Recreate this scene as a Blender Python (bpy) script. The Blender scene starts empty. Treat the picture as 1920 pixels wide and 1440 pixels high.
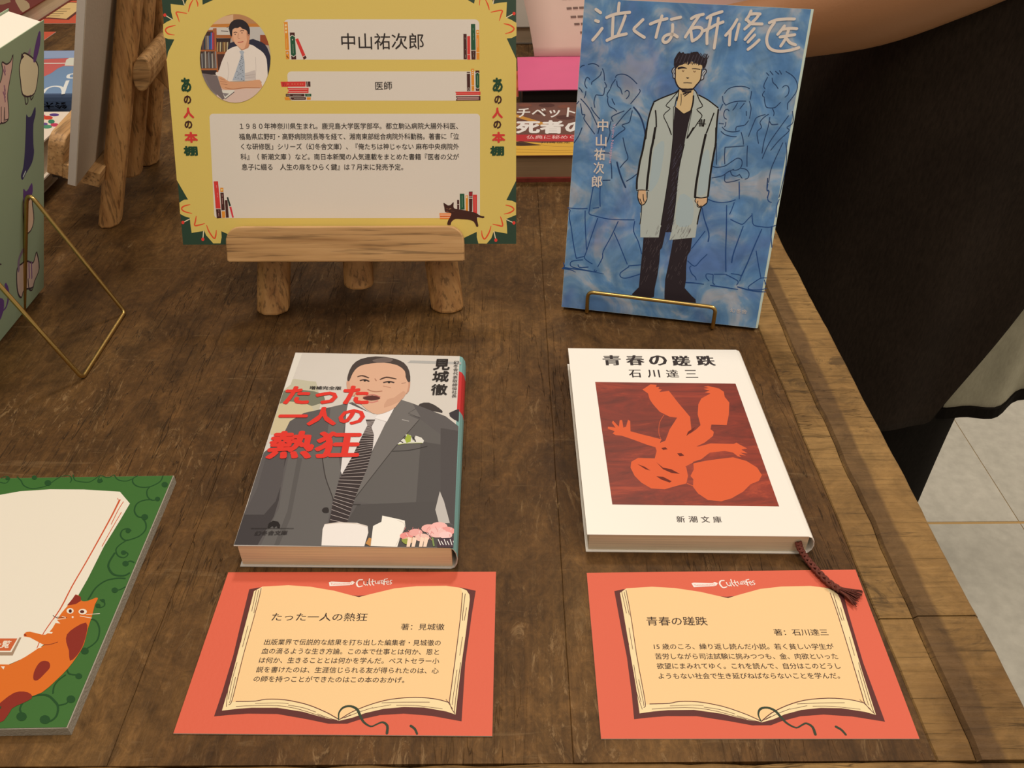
import bpy, bmesh, math, random
from mathutils import Vector as V3, Matrix, noise
from mathutils.geometry import tessellate_polygon
R=math.radians
SC=bpy.context.scene; COL=SC.collection
random.seed(7)
# ------------------------------------------------------------------ camera
F,PITCH,ROLL,CH=1587.8,0.6675,-0.00692,0.31224      # focal length in px of the 1920 px frame, metres, table top is z=0
_c,_s=math.cos(PITCH),math.sin(PITCH)
FW=V3((0,_c,-_s)); _rt=V3((1,0,0)); _up=V3((0,_s,_c))
RT=_rt*math.cos(ROLL)+_up*math.sin(ROLL); UP=-_rt*math.sin(ROLL)+_up*math.cos(ROLL)
CAM=V3((0,0,CH))
cd=bpy.data.cameras.new('camera'); cam=bpy.data.objects.new('camera',cd); COL.objects.link(cam)
cd.sensor_width=36; cd.sensor_fit='HORIZONTAL'; cd.lens=36*F/1920; cd.clip_start=.01; cd.clip_end=50
cam.matrix_world=Matrix(((RT.x,UP.x,-FW.x,0),(RT.y,UP.y,-FW.y,0),(RT.z,UP.z,-FW.z,CH),(0,0,0,1)))
SC.camera=cam
# ------------------------------------------------------------------ light
SC.view_settings.view_transform='Standard'; SC.view_settings.look='None'
SC.view_settings.exposure=-0.09; SC.view_settings.gamma=1; SC.view_settings.use_curve_mapping=False
w=bpy.data.worlds.new('shop_air'); SC.world=w; w.use_nodes=True
w.node_tree.nodes['Background'].inputs[0].default_value=(1.0,.77,.58,1); w.node_tree.nodes['Background'].inputs[1].default_value=.36
def area(name,loc,target,size,power,col):
    l=bpy.data.lights.new(name,'AREA'); l.shape='DISK'; l.size=size; l.energy=power; l.color=col
    o=bpy.data.objects.new(name,l); COL.objects.link(o); o.location=loc
    o.rotation_euler=(V3(target)-V3(loc)).to_track_quat('-Z','Y').to_euler(); return o
area('ceiling_lamp_far',(.05,1.35,1.75),(0,.45,0),.22,13.8,(1,.80,.63))
area('ceiling_lamp_middle',(-.25,.15,2.0),(0,.4,0),.5,11.2,(1,.80,.63))
area('ceiling_lamp_near',(.5,-.9,2.0),(0,.4,.0),.9,12.0,(1,.79,.61))
area('added_floor_fill',(1.7,.7,1.9),(.9,.9,-.75),.6,26,(1,.83,.67))  # added fill from an unseen source, brightens the floor on the right
# ------------------------------------------------------------------ helpers
def ray(x,y): return FW+RT*((x-960)/F)-UP*((y-720)/F)
def at(x,y,z=0):                       # photo pixel -> point at height z
    d=ray(x,y); return CAM+d*((z-CH)/d.z)
def aty(x,y,Y):
    d=ray(x,y); return CAM+d*(Y/d.y)
def onp(x,y,O,N):
    d=ray(x,y); return CAM+d*((O-CAM).dot(N)/d.dot(N))
def lin(c):
    return tuple(((v/255)/12.92 if v/255<=.04045 else ((v/255+.055)/1.055)**2.4) for v in c)
MATS={}
def mat(name,col,rough=.6,metal=0,bump=.0,bscale=400,var=.0,vscale=30,spec=.5):
    """plain procedural material: colour with slight noise variation and a fine relief"""
    if name in MATS: return MATS[name]
    m=bpy.data.materials.new(name); m.use_nodes=True; nt=m.node_tree; b=nt.nodes['Principled BSDF']
    b.inputs['Roughness'].default_value=rough; b.inputs['Metallic'].default_value=metal
    b.inputs['Specular IOR Level'].default_value=spec
    tc=nt.nodes.new('ShaderNodeTexCoord')
    n=nt.nodes.new('ShaderNodeTexNoise'); n.inputs['Scale'].default_value=vscale; n.inputs['Detail'].default_value=4
    nt.links.new(tc.outputs['Object'],n.inputs['Vector'])
    mx=nt.nodes.new('ShaderNodeMix'); mx.data_type='RGBA'
    v=var if var else .02
    mx.inputs[6].default_value=(*[c*(1-v) for c in col],1); mx.inputs[7].default_value=(*[min(1,c*(1+v)) for c in col],1)
    nt.links.new(n.outputs['Fac'],mx.inputs[0]); nt.links.new(mx.outputs[2],b.inputs['Base Color'])
    if bump:
        n2=nt.nodes.new('ShaderNodeTexNoise'); n2.inputs['Scale'].default_value=bscale; n2.inputs['Detail'].default_value=3
        nt.links.new(tc.outputs['Object'],n2.inputs['Vector'])
        bp=nt.nodes.new('ShaderNodeBump'); bp.inputs['Strength'].default_value=bump; bp.inputs['Distance'].default_value=.001
        nt.links.new(n2.outputs['Fac'],bp.inputs['Height']); nt.links.new(bp.outputs['Normal'],b.inputs['Normal'])
    MATS[name]=m; return m
WH=(1.20,1.05,.86)      # light reaching flat-lying paper / upright paper: turns an observed colour into a surface colour
WU=(.69,.57,.42)
def alb(c,W=WH): return tuple(min(.86,max(.004,v/w)) for v,w in zip(lin(c),W))
def nodes_mat(name):
    m=bpy.data.materials.new(name); m.use_nodes=True; nt=m.node_tree
    return m,nt,nt.nodes['Principled BSDF']
class NB:                               # tiny node builder
    def __init__(s,nt): s.nt=nt; s.tc=nt.nodes.new('ShaderNodeTexCoord')
    def new(s,t): return s.nt.nodes.new(t)
    def link(s,a,b): s.nt.links.new(a,b)
    def noise(s,scale,det=4,rough=.5,vec=(1,1,1),loc=(0,0,0),dist=0,src=None):
        mp=s.new('ShaderNodeMapping'); mp.inputs['Scale'].default_value=vec; mp.inputs['Location'].default_value=loc
        s.link(src or s.tc.outputs['Object'],mp.inputs[0])
        n=s.new('ShaderNodeTexNoise'); n.inputs['Scale'].default_value=scale; n.inputs['Detail'].default_value=det
        n.inputs['Roughness'].default_value=rough; n.inputs['Distortion'].default_value=dist
        s.link(mp.outputs[0],n.inputs['Vector']); return n.outputs['Fac']
    def ramp(s,fac,stops,inter='LINEAR'):
        r=s.new('ShaderNodeValToRGB'); r.color_ramp.interpolation=inter
        e=r.color_ramp.elements
        while len(e)<len(stops): e.new(.5)
        for k,(p,c) in zip(e,stops):
            k.position=p; k.color=(*(c if isinstance(c,tuple) else (c,c,c)),1)
        s.link(fac,r.inputs[0]); return r.outputs[0]
    def mix(s,fac,a,b,mode='MIX'):
        m=s.new('ShaderNodeMix'); m.data_type='RGBA'; m.blend_type=mode
        for i,v in ((0,fac),(6,a),(7,b)):
            if isinstance(v,(int,float)): m.inputs[i].default_value=v if i==0 else (v,v,v,1)
            elif isinstance(v,tuple): m.inputs[i].default_value=(*v,1)
            else: s.link(v,m.inputs[i])
        return m.outputs[2]
    def math(s,op,a,b=0):
        m=s.new('ShaderNodeMath'); m.operation=op
        for i,v in ((0,a),(1,b)):
            if isinstance(v,(int,float)): m.inputs[i].default_value=v
            else: s.link(v,m.inputs[i])
        return m.outputs[0]
    def sep(s):
        x=s.new('ShaderNodeSeparateXYZ'); s.link(s.tc.outputs['Object'],x.inputs[0]); return x.outputs
    def bump(s,h,b,strength=.5,dist=.001):
        n=s.new('ShaderNodeBump'); n.inputs['Strength'].default_value=strength; n.inputs['Distance'].default_value=dist
        s.link(h,n.inputs['Height']); s.link(n.outputs['Normal'],b.inputs['Normal'])
# --- objects
def thing(name,label,cat,loc=(0,0,0),group=None):
    o=bpy.data.objects.new(name,None); COL.objects.link(o); o.location=loc; o.empty_display_size=.02
    o['label']=label; o['category']=cat
    if group: o['group']=group
    return o
def org(o):
    v=V3((0,0,0))
    while o: v+=o.location; o=o.parent
    return v
def mesh(name,verts,faces,mats,parent=None,midx=None,smooth=False,loc=None):
    """one mesh object; vertices given in world coordinates"""
    base=org(parent) if parent else V3(loc or (0,0,0))
    me=bpy.data.meshes.new(name); me.from_pydata([tuple(V3(v)-base) for v in verts],[],[tuple(f) for f in faces]); 
    for m in (mats if isinstance(mats,(list,tuple)) else [mats]): me.materials.append(m)
    if midx:
        for p,i in zip(me.polygons,midx): p.material_index=i
    if smooth:
        for p in me.polygons: p.use_smooth=True
    me.update()
    o=bpy.data.objects.new(name,me); COL.objects.link(o)
    if parent: o.parent=parent
    else: o.location=base
    return o
def tag(o,label=None,cat=None,group=None,kind=None):
    if label: o['label']=label
    if cat: o['category']=cat
    if group: o['group']=group
    if kind: o['kind']=kind
    return o
def fixn(o):
    bm=bmesh.new(); bm.from_mesh(o.data); bmesh.ops.recalc_face_normals(bm,faces=bm.faces); bm.to_mesh(o.data); bm.free(); return o
def bevel(o,wd,seg=2,ang=40):
    m=o.modifiers.new('b','BEVEL'); m.width=wd; m.segments=seg; m.limit_method='ANGLE'; m.angle_limit=R(ang); return o
def loft(rings,cap=True):
    n=len(rings[0]); vs=[p for r in rings for p in r]; fs=[]
    for i in range(len(rings)-1):
        for j in range(n):
            k=(j+1)%n; fs.append((i*n+j,i*n+k,(i+1)*n+k,(i+1)*n+j))
    if cap: fs.append(tuple(range(n))[::-1]); fs.append(tuple((len(rings)-1)*n+j for j in range(n)))
    return vs,fs
def box8(p):                             # 8 points: bottom loop 4, top loop 4
    return list(p),[(3,2,1,0),(4,5,6,7),(0,1,5,4),(1,2,6,5),(2,3,7,6),(3,0,4,7)]
def boxm(name,x0,x1,y0,y1,z0,z1,m,parent=None):
    v,f=box8([(x0,y0,z0),(x1,y0,z0),(x1,y1,z0),(x0,y1,z0),(x0,y0,z1),(x1,y0,z1),(x1,y1,z1),(x0,y1,z1)])
    return mesh(name,v,f,m,parent)
def orient(O,a,t,rv):
    ux=V3((math.cos(a),math.sin(a),0)); n=V3((-math.sin(a),math.cos(a),0)); uz=V3((0,0,1))*math.cos(t)+n*math.sin(t)
    u=ux*math.cos(rv)+uz*math.sin(rv); v=-ux*math.sin(rv)+uz*math.cos(rv)
    return V3(O),u,v,u.cross(v)         # normal points away from... fixed by caller
def tube(pts,rad,seg=8,closed=False,cap=True):
    """round wire along a polyline"""
    pts=[V3(p) for p in pts]; n=len(pts); rings=[]; prev=None
    for i in range(n):
        a=pts[(i-1)%n] if (closed or i>0) else pts[0]; b=pts[(i+1)%n] if (closed or i<n-1) else pts[-1]
        t=(b-a).normalized()
        if prev is None:
            h=V3((0,0,1)) if abs(t.z)<.9 else V3((1,0,0)); x=t.cross(h).normalized()
        else: x=(prev-t*prev.dot(t)).normalized()
        prev=x; y=t.cross(x); r=rad[i] if isinstance(rad,(list,tuple)) else rad
        rings.append([pts[i]+(x*math.cos(2*math.pi*k/seg)+y*math.sin(2*math.pi*k/seg))*r for k in range(seg)])
    if closed: rings.append(rings[0]); return loft(rings,False)
    return loft(rings,cap)
def rounded(pts,r,k=5,closed=False):
    """round the corners of a polyline"""
    pts=[V3(p) for p in pts]; out=[]; n=len(pts)
    for i in range(n):
        if not closed and i in (0,n-1): out.append(pts[i]); continue
        a,b,c=pts[(i-1)%n],pts[i],pts[(i+1)%n]
        rr=r[i] if isinstance(r,(list,tuple)) else r
        da=(a-b); dc=(c-b); rr=min(rr,da.length*.45,dc.length*.45); p=b+da.normalized()*rr; q=b+dc.normalized()*rr
        for j in range(k+1):
            t=j/k; out.append(p*(1-t)**2+b*2*t*(1-t)+q*t*t)
    return out
def catmull(P,sub=5):
    if len(P)<3: return list(P)
    out=[]; n=len(P)
    for i in range(n-1):
        p0=P[max(i-1,0)];p1=P[i];p2=P[i+1];p3=P[min(i+2,n-1)]
        for k in range(sub):
            t=k/sub; out.append(tuple(.5*((2*b)+(-a+c)*t+(2*a-5*b+4*c-d)*t*t+(-a+3*b-3*c+d)*t**3) for a,b,c,d in zip(p0,p1,p2,p3)))
    out.append(tuple(P[-1])); return out
# --- flat print: coloured shapes laid on a paper face
_gl={}
def glyphs(s,bold=0.0):
    if bold:
        vs,fs=glyphs(s); n=len(vs); V=[];Fc=[]
        for i,(dx,dy) in enumerate(((1,0),(-1,0),(0,1),(0,-1),(.7,.7),(-.7,.7),(.7,-.7),(-.7,-.7)) if bold>.02 else ((1,0),(-1,0),(0,.7),(0,-.7))):
            V+=[(x+dx*bold,y+dy*bold,i) for x,y in vs]; Fc+=[tuple(j+n*i for j in f) for f in fs]
        return V,Fc
    k=(s,bold)
    if k in _gl: return _gl[k]
    c=bpy.data.curves.new('t','FONT'); c.body=s; c.offset=bold; c.resolution_u=2
    o=bpy.data.objects.new('t',c); COL.objects.link(o)
    me=bpy.data.meshes.new_from_object(o.evaluated_get(bpy.context.evaluated_depsgraph_get()))
    vs=[(v.co.x,v.co.y) for v in me.vertices]; fs=[tuple(p.vertices) for p in me.polygons]
    bpy.data.objects.remove(o); bpy.data.curves.remove(c); bpy.data.meshes.remove(me)
    _gl[k]=(vs,fs); return _gl[k]
def clip_poly(P,Q):
    """clip polygon P by convex polygon Q (uv)"""
    ar=sum(Q[i][0]*Q[(i+1)%len(Q)][1]-Q[(i+1)%len(Q)][0]*Q[i][1] for i in range(len(Q)))
    if ar<0: Q=Q[::-1]
    for i in range(len(Q)):
        a,b=Q[i],Q[(i+1)%len(Q)]; out=[]
        f=lambda p:(b[0]-a[0])*(p[1]-a[1])-(b[1]-a[1])*(p[0]-a[0])
        for j in range(len(P)):
            p,q=P[j],P[(j+1)%len(P)]; fp,fq=f(p),f(q)
            if fp>=0: out.append(p)
            if (fp>=0)!=(fq>=0):
                t=fp/(fp-fq); out.append((p[0]+(q[0]-p[0])*t,p[1]+(q[1]-p[1])*t))
        P=out
        if len(P)<3: return []
    return P
class Art:
    def __init__(s,O,U,V,N,W,crop=(0,0,1),src=None,base=5e-5,eps=9e-7):
        s.O,s.U,s.V,s.N,s.W=V3(O),V3(U),V3(V),V3(N),W; s.src=src or (s.O,s.U,s.V,s.N)
        s.k=crop; s.h=base; s.eps=eps; s.clip=None; s.lw=1.0; s.sets={}; s.cur='print'
    def p(s,x,y):
        O,U,V,N=s.src; w=onp(s.k[0]+x/s.k[2],s.k[1]+y/s.k[2],O,N)-O
        return (w.dot(U),w.dot(V))
    def col(s,c):
        if not isinstance(c,tuple): return c
        k=('ink',)+tuple(c)+tuple(s.W)
        if k not in MATS:
            MATS[k]=m=bpy.data.materials.new('ink_%d_%d_%d'%tuple(c[:3])); m.use_nodes=True
            b=m.node_tree.nodes['Principled BSDF']; a=alb(c,s.W)
            n=m.node_tree.nodes.new('ShaderNodeTexNoise'); n.inputs['Scale'].default_value=900
            x=m.node_tree.nodes.new('ShaderNodeMix'); x.data_type='RGBA'
            x.inputs[6].default_value=(*[v*.93 for v in a],1); x.inputs[7].default_value=(*[v*1.07 for v in a],1)
            m.node_tree.links.new(n.outputs['Fac'],x.inputs[0]); m.node_tree.links.new(x.outputs[2],b.inputs['Base Color'])
            b.inputs['Roughness'].default_value=.55; b.inputs['Specular IOR Level'].default_value=.25
        return MATS[k]
    def add(s,uv,faces,c):
        S=s.sets.setdefault(s.cur,([],[],[],[])); m=s.col(c)
        if m not in S[3]: S[3].append(m)
        mi=S[3].index(m); n=len(S[0]); s.h+=s.eps+(2e-6 if len(uv[0])>2 else 0)
        S[0].extend([s.O+s.U*q[0]+s.V*q[1]+s.N*(s.h+(q[2]*2.5e-7 if len(q)>2 else 0)) for q in uv])
        S[1].extend([tuple(i+n for i in f) for f in faces]); S[2].extend([mi]*len(faces))
    def fill_uv(s,P,c):
        if s.clip: P=clip_poly(P,s.clip)
        Q=[]
        for p in P:
            if not Q or (abs(p[0]-Q[-1][0])+abs(p[1]-Q[-1][1]))>1e-7: Q.append(p)
        if len(Q)<3: return
        tr=tessellate_polygon([[V3((a,b,0)) for a,b in Q]]); s.add(Q,tr,c)
    def fill(s,pts,c,sm=0):
        if sm:
            q=list(pts)+[pts[0],pts[1],pts[2]]; q=catmull(q,sm); pts=q[sm:-sm]; 
        s.fill_uv([s.p(*q) for q in pts],c)
    def dot(s,x,y,rx,c,ry=None,n=14):
        s.fill([(x+rx*math.cos(2*math.pi*i/n),y+(ry or rx)*math.sin(2*math.pi*i/n)) for i in range(n)],c)
    def rect(s,x0,y0,x1,y1,c): s.fill([(x0,y0),(x1,y0),(x1,y1),(x0,y1)],c)
    def line(s,pts,wd,c,sm=4,cap=True):
        if sm and len(pts)>2: 
            if isinstance(wd,(list,tuple)):
                q=catmull([(a,b,w) for (a,b),w in zip(pts,wd)],sm); wd=[x[2] for x in q]; pts=[x[:2] for x in q]
            else: pts=catmull(pts,sm)
        P=[s.p(*q) for q in pts]; n=len(P)
        x,y=pts[n//2]; a=s.p(x-5,y); b=s.p(x+5,y); sc=math.hypot(a[0]-b[0],a[1]-b[1])/10*s.lw
        ws=[(w_*sc/2) for w_ in (wd if isinstance(wd,(list,tuple)) else [wd]*n)]
        if len(ws)!=n: ws=[ws[0]+(ws[-1]-ws[0])*i/(n-1) for i in range(n)]
        L=[];Rr=[]
        for i in range(n):
            a,b=P[max(i-1,0)],P[min(i+1,n-1)]; dx,dy=b[0]-a[0],b[1]-a[1]; l=math.hypot(dx,dy) or 1; dx/=l;dy/=l
            L.append((P[i][0]-dy*ws[i],P[i][1]+dx*ws[i])); Rr.append((P[i][0]+dy*ws[i],P[i][1]-dx*ws[i]))
        if s.clip:
            s.h+=2*s.eps
            for i in range(n-1): 
                q=clip_poly([L[i],L[i+1],Rr[i+1],Rr[i]],s.clip)
                if len(q)>2: s.h-=s.eps; s.add(q,[tuple(range(len(q)))],c)
            s.h+=s.eps; return
        vs=L+Rr; fs=[(i,i+1,n+i+1,n+i) for i in range(n-1)]
        if cap:
            for e,sg in ((0,-1),(n-1,1)):
                a,b=(P[1],P[0]) if e==0 else (P[-2],P[-1]); ang=math.atan2(b[1]-a[1],b[0]-a[0]); m=len(vs)
                vs+= [(P[e][0]+ws[e]*math.cos(ang+t),P[e][1]+ws[e]*math.sin(ang+t)) for t in (-1.57,-.9,-.3,.3,.9,1.57)]
                fs.append(tuple(range(m,m+6)))
        s.add(vs,fs,c)
    def quadtext(s,t,q,c,bold=0.0):
        """text fitted into four corners TL,TR,BR,BL (crop px)"""
        vs,fs=glyphs(t,bold); x0=min(v[0] for v in vs);x1=max(v[0] for v in vs);y0=min(v[1] for v in vs);y1=max(v[1] for v in vs)
        TL,TR,BR,BL=[s.p(*k) for k in q]; out=[]
        for q_ in vs:
            x,y=q_[:2]; a=(x-x0)/(x1-x0 or 1); b=(y-y0)/(y1-y0 or 1)
            out.append(tuple((BL[i]*(1-a)+BR[i]*a)*(1-b)+(TL[i]*(1-a)+TR[i]*a)*b for i in (0,1))+q_[2:])
        s.add(out,fs,c)
    def text(s,t,bl,br,h,c,bold=0.0,shear=0):
        B,E=s.p(*bl),s.p(*br); mx,my=(bl[0]+br[0])/2,(bl[1]+br[1])/2; M=s.p(mx,my); T=s.p(mx,my-h)
        dx,dy=E[0]-B[0],E[1]-B[1]; L=math.hypot(dx,dy); dx/=L;dy/=L
        hh=abs(-(T[0]-M[0])*dy+(T[1]-M[1])*dx)
        vs,fs=glyphs(t,bold); x0=min(v[0] for v in vs);x1=max(v[0] for v in vs);y0=min(v[1] for v in vs);y1=max(v[1] for v in vs)
        out=[]
        for q_ in vs:
            x,y=q_[:2]; b=(y-y0)/(y1-y0 or 1)*hh; a=(x-x0)/(x1-x0)*L+shear*b
            out.append((B[0]+dx*a-dy*b,B[1]+dy*a+dx*b)+q_[2:])
        s.add(out,fs,c)
    def chars(s,t,cs,w_,h,c,bold=0.0,serif=0):
        for ch,(x,y) in zip(t,cs):
            ww,hh=w_,h
            if serif:
                s.text(ch,(x-ww/2-serif,y+hh/2),(x+ww/2-serif,y+hh/2),hh,c,bold); s.text(ch,(x-ww/2+serif,y+hh/2),(x+ww/2+serif,y+hh/2),hh,c,bold)
            else: s.text(ch,(x-ww/2,y+hh/2),(x+ww/2,y+hh/2),hh,c,bold)
    def build(s,parent):
        out=[]
        for nm,(v,f,mi,ms) in s.sets.items(): out.append(mesh(nm.strip(),v,f,ms,parent,mi))
        return out
# ================================================================== SETTING: tiled floor
FZ=-.75
def stone_mat():
    m,nt,b=nodes_mat('grey_floor_tile'); k=NB(nt)
    a=k.noise(3,6,.6); c=k.noise(45,4,.6)
    r=k.ramp(a,[(.3,(.53,.56,.51)),(.7,(.62,.65,.60))]); r2=k.ramp(c,[(.35,.86),(.7,1.05)])
    x=k.mix(1.0,r,r2,'MULTIPLY'); nt.links.new(x,b.inputs['Base Color']); b.inputs['Roughness'].default_value=.38
    return m
fl=boxm('floor',-3,4.2,-1.8,5.4,FZ-.08,FZ-.0012,mat('tan_grout',(.52,.36,.15),.9,bump=.4)); fl['kind']='structure'
wb=boxm('wall_back',-3,4.2,5.4,5.5,FZ-.08,2.4,mat('grey_plaster',(.45,.42,.37),.8,bump=.2)); wb['kind']='structure'
tm=stone_mat(); TS=.6
tv,tf=box8([(0,0,-.006),(TS-.0009,0,-.006),(TS-.0009,TS-.0045,-.006),(0,TS-.0045,-.006),(0.0004,.0006,0),(TS-.0013,.0006,0),(TS-.0013,TS-.0051,0),(.0004,TS-.0051,0)])
tme=bpy.data.meshes.new('tile'); tme.from_pydata(tv,[],tf); tme.materials.append(tm)
for i in range(-6,6):
    for j in range(-4,7):
        o=bpy.data.objects.new('tile',tme); COL.objects.link(o); o.parent=fl
        o.location=V3((.847+i*TS,.967+j*TS,FZ+.0001*((i*7+j*3)%3)))-fl.location
# ================================================================== TABLE
def wood_top(cross=False,edge=False,name='worn_table_wood'):
    m,nt,b=nodes_mat(name); k=NB(nt)
    if not cross:
        big=k.noise(7,5,.62,(1,.7,1),(3,1,0),.6)
        base=k.ramp(big,[(.28,(.042,.021,.007)),(.45,(.078,.041,.0135)),(.60,(.118,.066,.022)),(.78,(.165,.098,.034))])
        med=k.noise(42,6,.72,(1,.6,1),(0,5,0),1.2)
        base=k.mix(1,base,k.ramp(med,[(.3,.55),(.5,1.0),(.72,1.5)]),'MULTIPLY')
        gr=k.noise(14,5,.65,(22,.8,1),(1,0,0),.4)
        gm=k.ramp(k.noise(5,2,.5,(1,1,1),(4,2,0)),[(.42,.25),(.58,1.0)])
        base=k.mix(gm,base,k.mix(1,base,k.ramp(gr,[(.32,.68),(.5,1.0),(.7,1.2)]),'MULTIPLY'))
        fs_=k.noise(210,4,.75,(1,.7,1),(2,2,0),1.0); base=k.mix(1,base,k.ramp(fs_,[(.30,.72),(.5,1.0),(.70,1.38)]),'MULTIPLY')
        # pale rubbed scratches, and dark soaked spots
        sc=k.noise(95,5,.8,(1,.30,1),(7,2,0),2.2); ms=k.noise(9,3,.6,(1,1,1),(2,8,0),.5)
        f=k.math('MULTIPLY',k.ramp(sc,[(.56,0.0),(.66,1.0)]),k.ramp(ms,[(.42,0.0),(.60,.7)]))
        base=k.mix(f,base,(.26,.175,.085))
        sx=k.noise(30,4,.7,(.35,3.2,1),(4,4,0),1.5)
        f2=k.math('MULTIPLY',k.ramp(sx,[(.62,0.0),(.72,1.0)]),.35); base=k.mix(f2,base,(.22,.15,.075))
        dk=k.noise(16,4,.6,(1,1.1,1),(11,3,0),.3); base=k.mix(k.ramp(dk,[(.62,0.0),(.74,.55)]),base,(.030,.016,.008))
        # hairline splits along the grain
        cr=k.noise(11,3,.5,(15,.9,1),(0,0,2),.25); cf=k.ramp(cr,[(.492,0.0),(.4965,1.0),(.5015,1.0),(.506,0.0)])
        cm=k.noise(6,2,.5,(2,1,1),(9,9,0)); cf=k.math('MULTIPLY',cf,k.ramp(cm,[(.46,0.0),(.60,.75)]))
        base=k.mix(cf,base,(.018,.010,.005))
        h=k.math('SUBTRACT',k.math('ADD',med,k.math('MULTIPLY',gr,.6)),k.math('MULTIPLY',cf,1.2))
    else:
        big=k.noise(9,4,.6,(1,1,1),(5,3,0),.5)
        base=k.ramp(big,[(.28,(.13,.074,.025)),(.5,(.235,.148,.055)),(.72,(.34,.225,.088))])
        gr=k.noise(13,6,.72,(1.2,26,1),(0,2,0),.7)
        base=k.mix(1,base,k.ramp(gr,[(.32,.32),(.43,.90),(.6,1.08),(.75,1.3)]),'MULTIPLY')
        med=k.noise(60,5,.7,(1,1,1),(8,5,0),1.0)
        base=k.mix(1,base,k.ramp(med,[(.3,.72),(.6,1.1)]),'MULTIPLY')
        st=k.noise(75,4,.7,(.55,1.0,1),(3,9,0),1.5); sm=k.noise(13,3,.5,(1,1,1),(6,1,0))
        f=k.math('MULTIPLY',k.ramp(st,[(.50,0.0),(.60,1.0)]),k.ramp(sm,[(.5,0.0),(.62,.7)])); base=k.mix(f,base,(.05,.034,.018))
        cr=k.noise(5,3,.6,(1.6,24,1),(2,0,0),.5); cf=k.ramp(cr,[(.494,0.0),(.499,1.0),(.505,0.0)])
        cm=k.noise(14,2,.5,(1,1,1),(1,6,0)); cf=k.math('MULTIPLY',cf,k.ramp(cm,[(.5,0.0),(.58,.9)])); base=k.mix(cf,base,(.02,.012,.006))
        # old dark stain band running along the split
        X=k.sep(); wv=k.noise(14,3,.5,(1,1,1),(0,7,0))
        xx=k.math('ADD',X[0],k.math('MULTIPLY',k.math('SUBTRACT',wv,.5),.008))
        a=k.ramp(k.math('MULTIPLY',k.math('SUBTRACT',xx,.57),50),[(.28,0.0),(.33,1.0),(.80,1.0),(.90,0.0)])
        base=k.mix(k.math('MULTIPLY',a,.72),base,k.mix(1,(.085,.052,.026),k.ramp(med,[(.3,.7),(.7,1.3)]),'MULTIPLY'))
        h=k.math('SUBTRACT',k.math('ADD',med,k.math('MULTIPLY',gr,1.3)),k.math('MULTIPLY',cf,1.3))
    k.link(base,b.inputs['Base Color']); b.inputs['Roughness'].default_value=.6; b.inputs['Specular IOR Level'].default_value=.22
    k.bump(h,b,.55,.0012); return m
WT=wood_top(); WC=wood_top(True,name='cross_grained_edge_wood')
table=thing('table','large rustic brown wooden table with worn scratched top and cross-grained edge boards','table',(-.4,.86,FZ))
YF=.1635; YB=1.56; XL=-1.02; TT=.038
def wav(x,y,seed,amp): return amp*(noise.noise(V3((seed*3.7,y*26,x)))+.5*noise.noise(V3((seed,y*90,2.2))))
def plank(name,x0,x1,y0,y1,m,s0,s1,amp,dz=0,gap=.0003,ch=.0006):
    """board with slightly wandering long edges, chamfered so that joints are recessed"""
    n=max(2,int((y1-y0)/.008)); rings=[]
    for i in range(n+1):
        y=y0+(y1-y0)*i/n; a=x0+gap+wav(x0,y,s0,amp[0]); b=x1-gap+wav(x1,y,s1,amp[1]); z=dz
        rings.append([V3((a,y,-TT)),V3((b,y,-TT)),V3((b,y,z-ch)),V3((b-ch,y,z)),V3((a+ch,y,z)),V3((a,y,z-ch))])
    v,f=loft(rings); return mesh(name,v,[tuple(reversed(q)) for q in f],m,table)
seams=[(-1.02,0,.0003),(-.78,1,.0004),(-.46,2,.0004),(-.155,3,.0004),(.0225,4,.0004),(.1600,5,.0006),(.1758,6,.0013),(.2050,7,.0009)]
for i in range(7):
    (a,sa,aa),(b,sb,ab)=seams[i],seams[i+1]
    if i<5: plank('plank',a,b,YF,YB,WT,sa,sb,(aa,ab),dz=-.0002*(i%2),gap=.00004,ch=.00018 if i<4 else .0003)
    else:
        for q0,q1 in ((YF,.2276+.001*(i-5)),(.2280+.001*(i-5),YB)): plank('edge_plank',a,b,q0,q1,WC,sa,sb,(aa,ab),dz=(0,.0004)[i-5]-(.0003 if q0==YF else 0),gap=.0003,ch=(.0006,.0016)[i-5])
# front edge board with a splintered joint
n=150; rg=[]
for i in range(n+1):
    x=XL+(.2055-XL)*i/n; j=YF-.0004+.0012*noise.noise(V3((x*60,3,0)))+.0009*noise.noise(V3((x*19,1,4)))
    rg.append([V3((x,.128,-TT)),V3((x,j,-TT)),V3((x,j,-.0009)),V3((x,j-.0012,0.0002)),V3((x,.1300,.0002)),V3((x,.128,-.002))])
v,f=loft(rg); tag(mesh('front_edge_plank',v,f,WC,table))
def darkwood():
    m,nt,b=nodes_mat('table_leg_wood'); k=NB(nt); a=k.noise(6,6,.65,(6,6,.5)); k.link(k.ramp(a,[(.3,(.05,.028,.012)),(.7,(.13,.078,.034))]),b.inputs['Base Color']); b.inputs['Roughness'].default_value=.6; return m
DW=darkwood()
for nm,a in (('apron',(XL+.06,.165,.17,.195,-.14,-TT)),('apron',(XL+.06,.165,YB-.07,YB-.045,-.14,-TT)),('apron',(XL+.06,XL+.085,.195,YB-.07,-.14,-TT)),('apron',(.14,.165,.195,YB-.07,-.14,-TT))):
    boxm(nm,*a,DW,table)
for x in (XL+.09,.065):
    for y in (.2,YB-.15): bevel(boxm('leg',x,x+.075,y,y+.075,FZ,-TT,DW,table),.004)
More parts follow.
